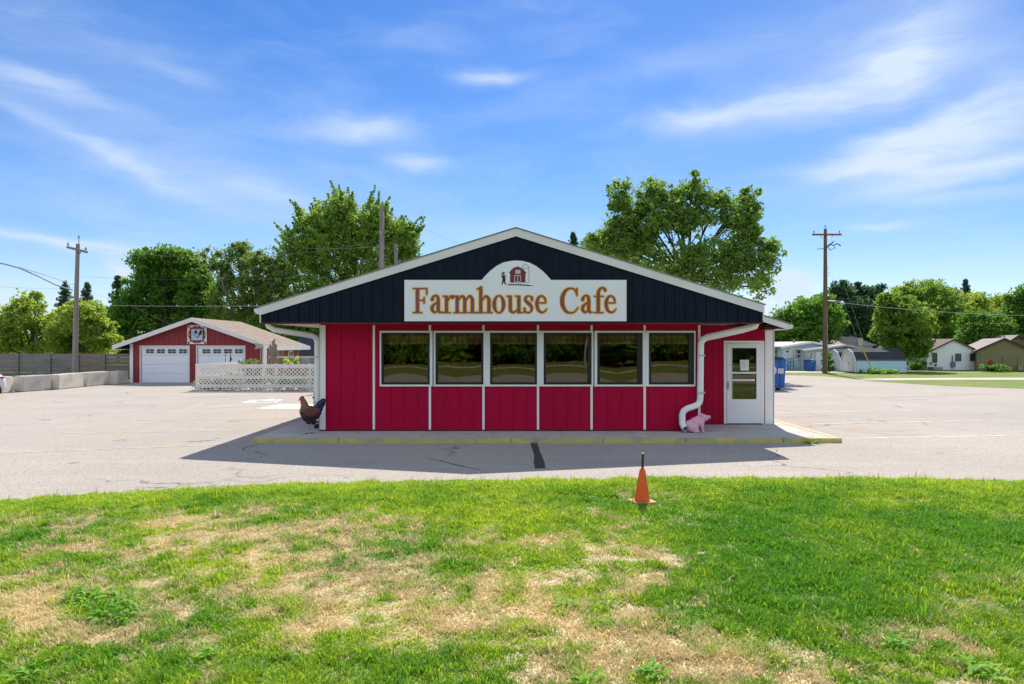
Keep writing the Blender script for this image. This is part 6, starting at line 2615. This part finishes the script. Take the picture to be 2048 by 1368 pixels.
    for x in (xa, xb):
        b = MB()
        b.tube([(x, Y, 0), (x, Y, zt)], .035, 8)
        b.build('post', gm, t)
    b = MB()
    b.tube([(xa - .1, Y, zt), (xb + .1, Y, zt)], .03, 8)
    b.build('bar', gm, t)
    # red garden machine by the olive wall
    Yr = 57.0
    xr_ = PX(1979, Yr)
    t = thing('garden_tiller', 'small red garden machine standing by the olive wall', 'garden machine', (xr_, Yr, 0))
    b = MB()
    b.box(xr_ - .25, xr_ + .25, Yr - .2, Yr + .2, .42, .80)
    b.prism([(xr_ - .2, .80), (xr_ + .2, .80), (xr_ + .08, 1.0), (xr_ - .1, 1.0)], Yr - .15, Yr + .15)
    b.build('engine_cover', mat('machine_red', (.30, .04, .03), rough=.5), t, bevel=.03)
    b = MB()
    for q in (-.3, .3):
        b.lathe((0, 0, 0), [(.08, -.06), (.24, -.05), (.24, .05), (.08, .06)], 14)
        b.v[-56:] = [(xr_ + q + x, Yr - .22 + z, .24 + y) for x, y, z in b.v[-56:]]
    b.build('wheel', mat('tyre_rubber', (.018, .018, .018)), t)
    b = MB()
    b.tube([(xr_ - .2, Yr, .7), (xr_ - .55, Yr, 1.05), (xr_ - .62, Yr, 1.6)], .03, 6)
    b.build('handle', STEEL, t)


houses()


# ------------------------------------------------------------------ trees and plants
BARK = mat('grey_bark', (.10, .085, .07), (.06, .05, .042), rough=.95, scale=4, stretch=(1, 1, .3), bump=.5, bscale=12)


def leaves(C, per, sig, size, rs, up=.35, squash=.75, lum=None, aspect=.52):
    """diamond leaves gathered round the clump centres C (n,3); returns V, F, tint"""
    n = len(C) * per
    off = rs.randn(n, 3)
    off *= (1.75 * rs.rand(n, 1) ** .45) / np.linalg.norm(off, axis=1, keepdims=True)
    P = np.repeat(C, per, 0) + off * np.repeat(np.atleast_1d(sig) * np.ones(len(C)), per)[:, None] * np.array([1, 1, squash])
    nrm = rs.randn(n, 3)
    nrm[:, 2] += up * np.sign(rs.randn(n)) * 1.2 + up
    nrm /= np.linalg.norm(nrm, axis=1, keepdims=True)
    u = np.cross(nrm, rs.randn(n, 3))
    u /= np.maximum(np.linalg.norm(u, axis=1, keepdims=True), 1e-6)
    v = np.cross(nrm, u)
    s = size * (.65 + .7 * rs.rand(n, 1))
    V = np.stack([P - u * s, P + v * s * aspect, P + u * s, P - v * s * aspect], 1).reshape(-1, 3)
    Fc = np.arange(n * 4).reshape(n, 4)
    cl = np.repeat(rs.rand(len(C)), per) if lum is None else np.repeat(lum, per)
    t = np.clip(.55 * cl + .45 * rs.rand(n), 0, 1)
    return V, Fc, np.repeat(t, 4)


def tree(name, label, cat, group, Y, base_px, blobs, m, leaf=.16, clumps=260, per=46, sig=.36, seed=1, trunk=.22, spike=0.0, shell=.55, fork=None, loose=1.0, zb=0.0, mb=None):
    """blobs: (px, py, rx, ry) of the crown in the photo at distance Y -> real ellipsoids with depth"""
    rs = np.random.RandomState(seed)
    xb = PX(base_px, Y)
    t = thing(name, label, cat, (xb, Y, zb), 0, group)
    k = Y / F
    B = []
    for (px, py, rx, ry) in blobs:
        r = (rx * k, (rx + ry) / 2 * k, ry * k)
        B.append((np.array([PX(px, Y), Y + (rs.rand() - .5) * 1.1 * r[0], PZ(py, Y)]), np.array(r)))
    vol = np.array([b[1].prod() ** .72 for b in B])
    vol /= vol.sum()
    ids = rs.choice(len(B), clumps, p=vol)
    d = rs.randn(clumps, 3)
    d /= np.linalg.norm(d, axis=1, keepdims=True)
    rad = (shell + (1 - shell) * rs.rand(clumps)) ** 1.0 * (0.93 + .16 * rs.rand(clumps) ** 2)
    cen = np.array([B[i][0] for i in ids])
    rr = np.array([B[i][1] for i in ids])
    C = cen + d * rr * rad[:, None]
    C[:, 2] = np.maximum(C[:, 2], zb + .35)
    o0 = np.array([xb, Y, zb])
    lum = rs.rand(clumps)
    lists = [leaves(C - o0, per, sig * (.6 + .8 * rs.rand(clumps)), leaf, rs, lum=lum)]
    # stray sprays that break the outline
    ns = int(clumps * .5 * loose)
    j = rs.choice(clumps, ns)
    S = cen[j] + d[j] * rr[j] * (.98 + .09 * rs.rand(ns))[:, None]
    S[:, 2] = np.maximum(S[:, 2], zb + .3)
    lists.append(leaves(S - o0, max(6, per // 5), sig * .42, leaf, rs, lum=lum[j]))
    if spike > 0:
        c0 = np.mean([b[0] for b in B], 0)
        nsp = int(clumps * .45)
        for q in rs.choice(clumps, nsp):
            out = (C[q] - c0) / np.maximum(np.linalg.norm(C[q] - c0), .1)
            dr = out * .8 + np.array([0, 0, .75]) + rs.randn(3) * .2
            dr /= np.linalg.norm(dr)
            if out[2] < -.2:
                continue
            L = spike * (.5 + .8 * rs.rand())
            st = C[q][None] + dr[None] * np.linspace(0, L, 7)[:, None]
            lists.append(leaves(st - o0, 9, np.linspace(.30, .07, 7) * .62, leaf, rs, lum=np.full(7, lum[q])))
    V, Fc, T = [], [], []
    nb = 0
    for (v, f, tt) in lists:
        V.append(v)
        Fc.append(f + nb)
        T.append(tt)
        nb += len(v)
    fast_mesh('crown', np.concatenate(V), np.concatenate(Fc), m, t, {'tint': np.concatenate(T)})
    # trunk with limbs running into the blobs
    b = MB()
    zlow = min(q[0][2] - q[1][2] * .35 for q in B)
    ztop = max(q[0][2] for q in B)
    zf = max(zb + .5, zb + (zlow - zb) * .9 if fork is None else PZ(fork, Y))
    top = np.mean([q[0] for q in B], 0)
    fk = (xb + (top[0] - xb) * .15, Y, zf)
    b.tube([(xb, Y, zb - .05), (xb, Y, zb + .3), fk], [trunk * 1.35, trunk, trunk * .82], 10)
    for c, r in B:
        m1 = (fk[0] + (c[0] - fk[0]) * .45 + rs.randn() * .15, fk[1] + (c[1] - fk[1]) * .4, fk[2] + (c[2] - fk[2]) * .55)
        e = (c[0], c[1], c[2] + r[2] * .35)
        b.tube([fk, m1, tuple(c), e], [trunk * .62, trunk * .42, trunk * .24, trunk * .08], 7)
        for _ in range(4):
            dd = rs.randn(3)
            dd /= np.linalg.norm(dd)
            dd[2] = abs(dd[2])
            e2 = c + dd * r * .85
            b.tube([m1, tuple((np.array(m1) + e2) / 2 + rs.randn(3) * .1), tuple(e2)], [trunk * .28, trunk * .17, trunk * .05], 5)
    b.build('trunk', mb or BARK, t, smooth=True, clean=False)
    return t


def conifer(label, Y, px, top_py, bot_py, half_px, m, seed, group, leaf=.22):
    rs = np.random.RandomState(seed)
    x, zt, z0 = PX(px, Y), PZ(top_py, Y), 1.2
    hw = half_px * Y / F
    hv = zt - PZ(bot_py, Y)
    t = thing('conifer_tree', label, 'conifer', (x, Y, 0), 0, group)
    C, sg = [], []
    for k in range(int(30 * (zt - z0))):
        z = z0 + (zt - z0) * rs.rand() ** 1.15
        r = min(hw * ((zt - z) / hv) ** .8, hw * 1.5) + .12
        a = rs.rand() * 6.283
        L = r * (.45 + .65 * rs.rand())
        n = max(2, int(L / .28) + 1)
        for q in np.linspace(.1, 1, n):
            C.append((L * q * math.cos(a), L * q * math.sin(a), z - .20 * L * q + .16 * L * q * q))
            sg.append(.15 * (1.25 - .7 * q))
    V, Fc, T = leaves(np.array(C), 16, np.array(sg), leaf * .7, rs, squash=.9, aspect=.22)
    fast_mesh('crown', V, Fc, m, t, {'tint': T})
    b = MB()
    b.tube([(x, Y, 0), (x, Y, zt)], [.22, .02], 8)
    b.build('trunk', BARK, t, clean=False)
    return t


G_DARK = leaf_mat('leaf_dark_green', (.026, .072, .010), (.065, .145, .018), .42)
G_MID = leaf_mat('leaf_mid_green', (.030, .085, .012), (.075, .155, .020), .42)
G_BRIGHT = leaf_mat('leaf_bright_green', (.056, .112, .017), (.120, .190, .032), .45)
G_YEL = leaf_mat('leaf_yellow_green', (.082, .132, .018), (.155, .21, .034), .46)
G_OLIVE = leaf_mat('leaf_olive', (.038, .075, .015), (.10, .145, .032), .42)
G_CON = leaf_mat('needle_green', (.012, .032, .016), (.028, .06, .024), .15)
G_CON2 = leaf_mat('needle_hazy', (.03, .055, .04), (.05, .085, .055), .2)
GR = 'trees round the lot'

tree('small_tree', 'thin yellow-green tree at the left edge behind the board fence', 'tree', GR, 47, 70,
     [(20, 668, 40, 32), (68, 632, 36, 36), (60, 605, 28, 20), (92, 655, 34, 34), (28, 625, 20, 24), (40, 690, 60, 22), (-20, 690, 40, 40), (98, 690, 26, 20), (50, 660, 50, 34)], leaf_mat('leaf_thin_yellow', (.075, .125, .016), (.16, .22, .035), .48), .11, 330, 30, .25, 11, .10, .35, .3, 716, 1.2)
tree('small_tree', 'bushy yellow-green tree just right of the leaning pole', 'tree', GR, 46, 178,
     [(178, 640, 44, 38), (150, 640, 34, 40), (205, 668, 34, 34), (135, 672, 34, 40), (225, 690, 18, 24), (170, 690, 60, 26), (118, 690, 22, 24)], G_YEL, .12, 330, 44, .27, 12, .12, 0.25, .35, 705, 1.0)
tree('maple_tree', 'broad dark green maple behind the garage roof', 'tree', GR, 66, 335,
     [(330, 545, 60, 46), (300, 530, 34, 30), (375, 535, 46, 40), (285, 585, 52, 48), (345, 600, 80, 60), (400, 590, 44, 60), (252, 622, 38, 32), (300, 650, 80, 40), (400, 645, 60, 40), (232, 650, 24, 34), (350, 517, 36, 18)], G_DARK, .17, 800, 54, .42, 13, .35, 0.3, .5)
tree('birch_tree', 'airy pale-stemmed tree between the dark maple and the spiky maple', 'tree', GR, 60, 492,
     [(425, 520, 30, 34), (475, 515, 36, 34), (480, 494, 18, 14), (530, 530, 40, 36), (560, 545, 30, 36), (450, 560, 26, 30), (510, 585, 50, 40), (560, 595, 40, 44), (470, 625, 50, 40), (540, 640, 50, 36), (430, 600, 24, 36)], G_OLIVE, .13, 420, 36, .34, 14, .2, 0.2, .35, 700, 1.5, mb=mat('pale_bark', (.34, .32, .28), (.2, .18, .15), rough=.9, scale=5))
tree('maple_tree', 'spiky bright maple behind the left roof slope and the plain pole', 'tree', GR, 60, 700,
     [(640, 445, 46, 42), (690, 430, 40, 40), (610, 500, 44, 44), (665, 500, 60, 54), (720, 480, 44, 50), (750, 440, 30, 40), (790, 470, 40, 40), (820, 490, 26, 30), (770, 520, 50, 40), (620, 560, 60, 46), (700, 565, 70, 40), (640, 610, 70, 34), (810, 515, 34, 26)], G_BRIGHT, .15, 760, 46, .38, 15, .22, 1.2, .35)
tree('ash_tree', 'tall open-crowned tree behind the right roof slope', 'tree', GR, 44, 1375,
     [(1245, 400, 36, 40), (1245, 440, 44, 44), (1310, 395, 36, 38), (1310, 445, 48, 46), (1385, 390, 34, 40), (1380, 435, 46, 40), (1440, 400, 30, 26), (1495, 410, 26, 34), (1470, 440, 46, 34), (1220, 480, 44, 34), (1280, 500, 60, 44),
      (1400, 510, 60, 34), (1500, 470, 34, 26), (1460, 510, 40, 44), (1535, 500, 34, 22), (1345, 420, 36, 40), (1265, 470, 50, 40), (1485, 500, 40, 30), (1510, 540, 40, 40), (1350, 540, 60, 44), (1440, 560, 60, 40), (1525, 575, 26, 30), (1195, 485, 26, 22)], leaf_mat('leaf_ash', (.042, .092, .018), (.10, .17, .032), .48), .115, 1150, 31, .28, 16, .15, .25, .25, 560, 1.3)
tree('shrub_tree', 'low leafy tree seen under the left eave behind the slate-roofed shed', 'tree', GR, 58, 620,
     [(560, 650, 60, 30), (620, 660, 50, 26), (660, 690, 40, 40), (590, 690, 50, 30)], G_MID, .18, 200, 50, .40, 18, .2)
tree('maple_tree', 'round green tree beyond the mobile home roof', 'tree', GR, 75, 1600,
     [(1605, 625, 40, 30), (1575, 655, 34, 26), (1640, 640, 40, 40), (1600, 665, 60, 30), (1560, 640, 22, 22), (1545, 660, 30, 30), (1650, 610, 24, 24)], G_MID, .20, 340, 44, .46, 19, .3)
tree('pine_tree', 'dark upright tree with open tops right behind the brown pole', 'tree', GR, 80, 1715,
     [(1680, 590, 22, 28), (1712, 585, 18, 22), (1735, 590, 22, 24), (1755, 600, 16, 26), (1690, 625, 36, 36), (1735, 630, 40, 40), (1705, 665, 60, 36), (1762, 580, 9, 10)], leaf_mat('leaf_blue_dark', (.017, .042, .019), (.038, .080, .030), .3), .22, 330, 50, .46, 20, .3, .2, .35)
tree('round_tree', 'round bright tree standing before the white house', 'tree', GR, 58, 1792,
     [(1790, 625, 46, 30), (1765, 650, 34, 36), (1815, 650, 44, 40), (1790, 670, 54, 40), (1840, 650, 22, 30), (1800, 700, 40, 22), (1770, 605, 22, 16), (1830, 690, 26, 30)], leaf_mat('leaf_round', (.035, .085, .012), (.105, .17, .022), .44), .13, 520, 44, .30, 21, .22, .3, .4, 715)
for i, (lab, Y, bp, bl, mm) in enumerate([
    ('broad light green tree above the white house, behind the round tree', 86, 1850, [(1845, 590, 50, 30), (1815, 600, 30, 24), (1880, 600, 40, 30), (1850, 630, 60, 40), (1900, 650, 50, 40)], G_BRIGHT),
    ('yellowish wide tree right of the white house gable', 88, 1930, [(1925, 620, 44, 34), (1900, 600, 26, 24), (1960, 635, 40, 34), (1930, 660, 60, 40)], G_YEL),
    ('deep green shrubby tree behind the white house and the olive house', 70, 1985, [(1985, 660, 40, 34), (1950, 675, 34, 26), (2000, 690, 40, 26), (1960, 640, 26, 20)], G_DARK),
    ('tall green tree at the right edge above the olive house', 72, 2045, [(2040, 610, 26, 34), (2060, 640, 44, 50), (2020, 640, 24, 26), (2080, 590, 30, 40), (2040, 670, 40, 30)], G_MID),
    ('pale green tree between the tall edge tree and the yellowish one', 92, 1995, [(1995, 620, 34, 30), (2020, 640, 40, 30), (1980, 650, 40, 30)], G_YEL),
    ('mid green tree between the dark upright tree and the round tree', 84, 1770, [(1760, 640, 40, 40), (1790, 620, 30, 26), (1740, 670, 40, 30)], G_MID),
    ('dark leafy tree filling the gap beside the brown pole', 90, 1660, [(1660, 650, 36, 36), (1690, 670, 40, 30), (1630, 670, 40, 26)], G_DARK),
    ('green tree filling the belt between the dark upright tree and the white house', 96, 1800, [(1780, 650, 60, 40), (1840, 630, 60, 44), (1720, 660, 50, 36)], G_MID),
    ('wide green tree filling the belt above the olive house', 98, 1960, [(1900, 640, 60, 44), (1970, 630, 60, 44), (2030, 640, 50, 44)], G_MID),
    ('far tree low behind the leaning pole', 90, 120, [(60, 670, 60, 34), (130, 660, 60, 36), (200, 660, 40, 44), (-20, 660, 60, 40)], G_DARK),
    ('dark tree low behind the garage, under the birch', 72, 520, [(480, 660, 60, 36), (560, 640, 50, 40), (420, 665, 50, 30)], G_DARK),
    ('far tree whose top shows left of the tall open tree', 80, 1185, [(1190, 500, 30, 26), (1230, 540, 40, 40), (1270, 560, 50, 40)], G_MID),
]):
    tree('leafy_tree', lab, 'tree', GR, Y, bp, bl, mm, .15, 330, 84, .48, 30 + i, .3, .25, .5)
conifer('left one of two pointed spruces beyond the leaning pole', 90, 130, 561, 640, 22, G_CON2, 41, 'far spruces', .26)
conifer('right one of two pointed spruces beyond the leaning pole', 88, 174, 567, 640, 24, G_CON2, 42, 'far spruces', .26)
conifer('dark spruce tip at the left shoulder of the dark maple', 80, 236, 553, 640, 24, G_CON, 43, 'far spruces', .26)
conifer('small dark spruce tip above the right roof slope', 90, 1146, 466, 560, 24, G_CON, 44, 'far spruces', .28)
conifer('spruce tip rising above the trees right of the white house', 100, 1931, 560, 640, 20, G_CON2, 45, 'far spruces', .3)


def plant(label, x, y, r, h, m, seed, n=26, leaf=.09, flowers=None, group='plants in the patio bed', z=0.0):
    rs = np.random.RandomState(seed)
    t = thing('garden_plant', label, 'plant', (x, y, z), 0, group)
    C = np.stack([rs.randn(n) * r * .5, rs.randn(n) * r * .4, h * (.15 + .85 * rs.rand(n))], -1)
    V, Fc, T = leaves(C, 12, .10, leaf, rs)
    V[:, 2] = np.maximum(V[:, 2], .005)
    fast_mesh('foliage', V, Fc, m, t, {'tint': T})
    b = MB()
    for c in C[:10]:
        b.tube([(x + c[0] * .2, y + c[1] * .2, z), (x + c[0], y + c[1], z + c[2])], .012, 5)
    b.build('stem', mat('green_stem', (.08, .13, .03), rough=.7), t, clean=False)
    if flowers:
        q = MB()
        for c in C[-9:]:
            q.ellipsoid((x + c[0], y + c[1] - .12, z + c[2] + .08), (.055, .055, .045), 8, 5)
        q.build('flower', flowers, t, smooth=True)


FW = mat('white_petals', (.75, .72, .70), rough=.6)
FY = mat('yellow_petals', (.75, .50, .05), rough=.6)
FP = mat('pink_petals', (.55, .20, .30), rough=.6)
for i, (px, Y, r, h, m, fl, lab) in enumerate([
    (410, 33.4, .5, .55, G_OLIVE, FW, 'low white-flowered plant at the left corner of the lattice fence'),
    (440, 33.3, .5, .50, G_MID, FW, 'low bushy plant second from the left corner behind the lattice'),
    (468, 33.2, .5, .75, G_YEL, None, 'yellow-green plant behind the lattice below the garage door window'),
    (505, 33.5, .5, 1.45, G_OLIVE, FP, 'tall thin wiry plant with pink heads by the arrow board'),
    (523, 33.4, .4, .8, G_YEL, None, 'pale leafy plant behind the lattice below the white post'),
    (560, 33.4, .5, .6, G_MID, None, 'green plant behind the lattice at the foot of the trellis'),
    (580, 33.6, .45, 1.62, G_YEL, FY, 'tall yellow-flowered plant rising above the lattice fence'),
    (603, 33.6, .4, 1.5, G_OLIVE, FW, 'tall thin plant with white blooms above the lattice'),
    (622, 33.1, .5, 1.15, G_MID, FW, 'leafy vine over the lattice beside the cafe corner'),
    (600, 33.3, .6, .7, G_YEL, None, 'low yellow plant right behind the lattice near the cafe'),
]):
    plant(lab, PX(px, Y), Y, r, h, m, 60 + i, flowers=fl, n=30 if h < 1 else 22)
# leafy patch in front of the sheds, shrub at the foot of the brown pole, flowers by the olive house
plant('broad-leaved plant patch in front of the long shed', PX(1765, 52.6), 52.6, 1.15, .26, G_BRIGHT, 81, 60, .13, None, 'plants by the houses')
plant('dark vine climbing the foot of the brown pole', PX(1653, 53.6), 53.6, .55, 1.5, G_DARK, 82, 40, .14, None, 'plants by the houses')
plant('white-flowered plant along the olive house wall', PX(1992, 56.3), 56.3, 1.0, .55, G_MID, 83, 50, .12, FW, 'plants by the houses')
plant('shrub at the left wall of the white house', PX(1835, 60.4), 60.4, .8, .9, G_DARK, 84, 40, .14, None, 'plants by the houses')
plant('grass tuft growing from the yellow kerb at the right', PX(1626, 15.22), 15.25, .16, .05, G_BRIGHT, 85, 14, .022, None, 'plants by the kerb')


# ------------------------------------------------------------------ what the cafe windows mirror: trees and a pole across the street
def mirrored():
    rs = np.random.RandomState(9)
    protos = []
    mats = [G_DARK, G_MID, G_BRIGHT, G_MID]
    for i in range(3):
        Y = 46.0
        bl = [(1024 + 60 * (rs.rand() - .5), 560 - 40 * rs.rand(), 90, 70), (980, 600, 90, 70), (1080, 600, 90, 70), (1024, 660, 130, 60), (950, 690, 80, 50), (1110, 690, 80, 50), (1024, 500, 60, 50), (1000, 725, 110, 34), (1070, 728, 90, 30)]
        t = tree('roadside_tree', 'leafy green tree mirrored in the cafe windows', 'tree', 'trees across the street', Y, 1024, bl, mats[i], .30, 260, 44, .6, 70 + i, .3, .2, .5)
        protos.append(t)
    k = 0
    for i in range(34):
        x = -60 + 3.6 * i + rs.randn()
        y = -47 - 5 * rs.rand() - (6 if i % 2 else 0)
        p = protos[i % 3]
        o = p if i < 3 else copy_tree(p)
        o.location = (x, y, 0)
        o.rotation_euler = (0, 0, rs.rand() * 6.28)
        s = .8 + .5 * rs.rand()
        o.scale = (s, s, s)
    Y = -27.0
    x = 3.9 * 60 / 30
    t = thing('street_pole', 'pale grey pole mirrored in the right cafe windows', 'pole', (x, Y, 0))
    b = MB()
    b.tube([(x, Y, 0), (x + .1, Y, 9.5)], [.17, .12], 10)
    b.build('pole_shaft', mat('pale_pole', (.42, .38, .32), rough=.9), t, smooth=True)  # pale grey-brown shaft in one even colour


mirrored()
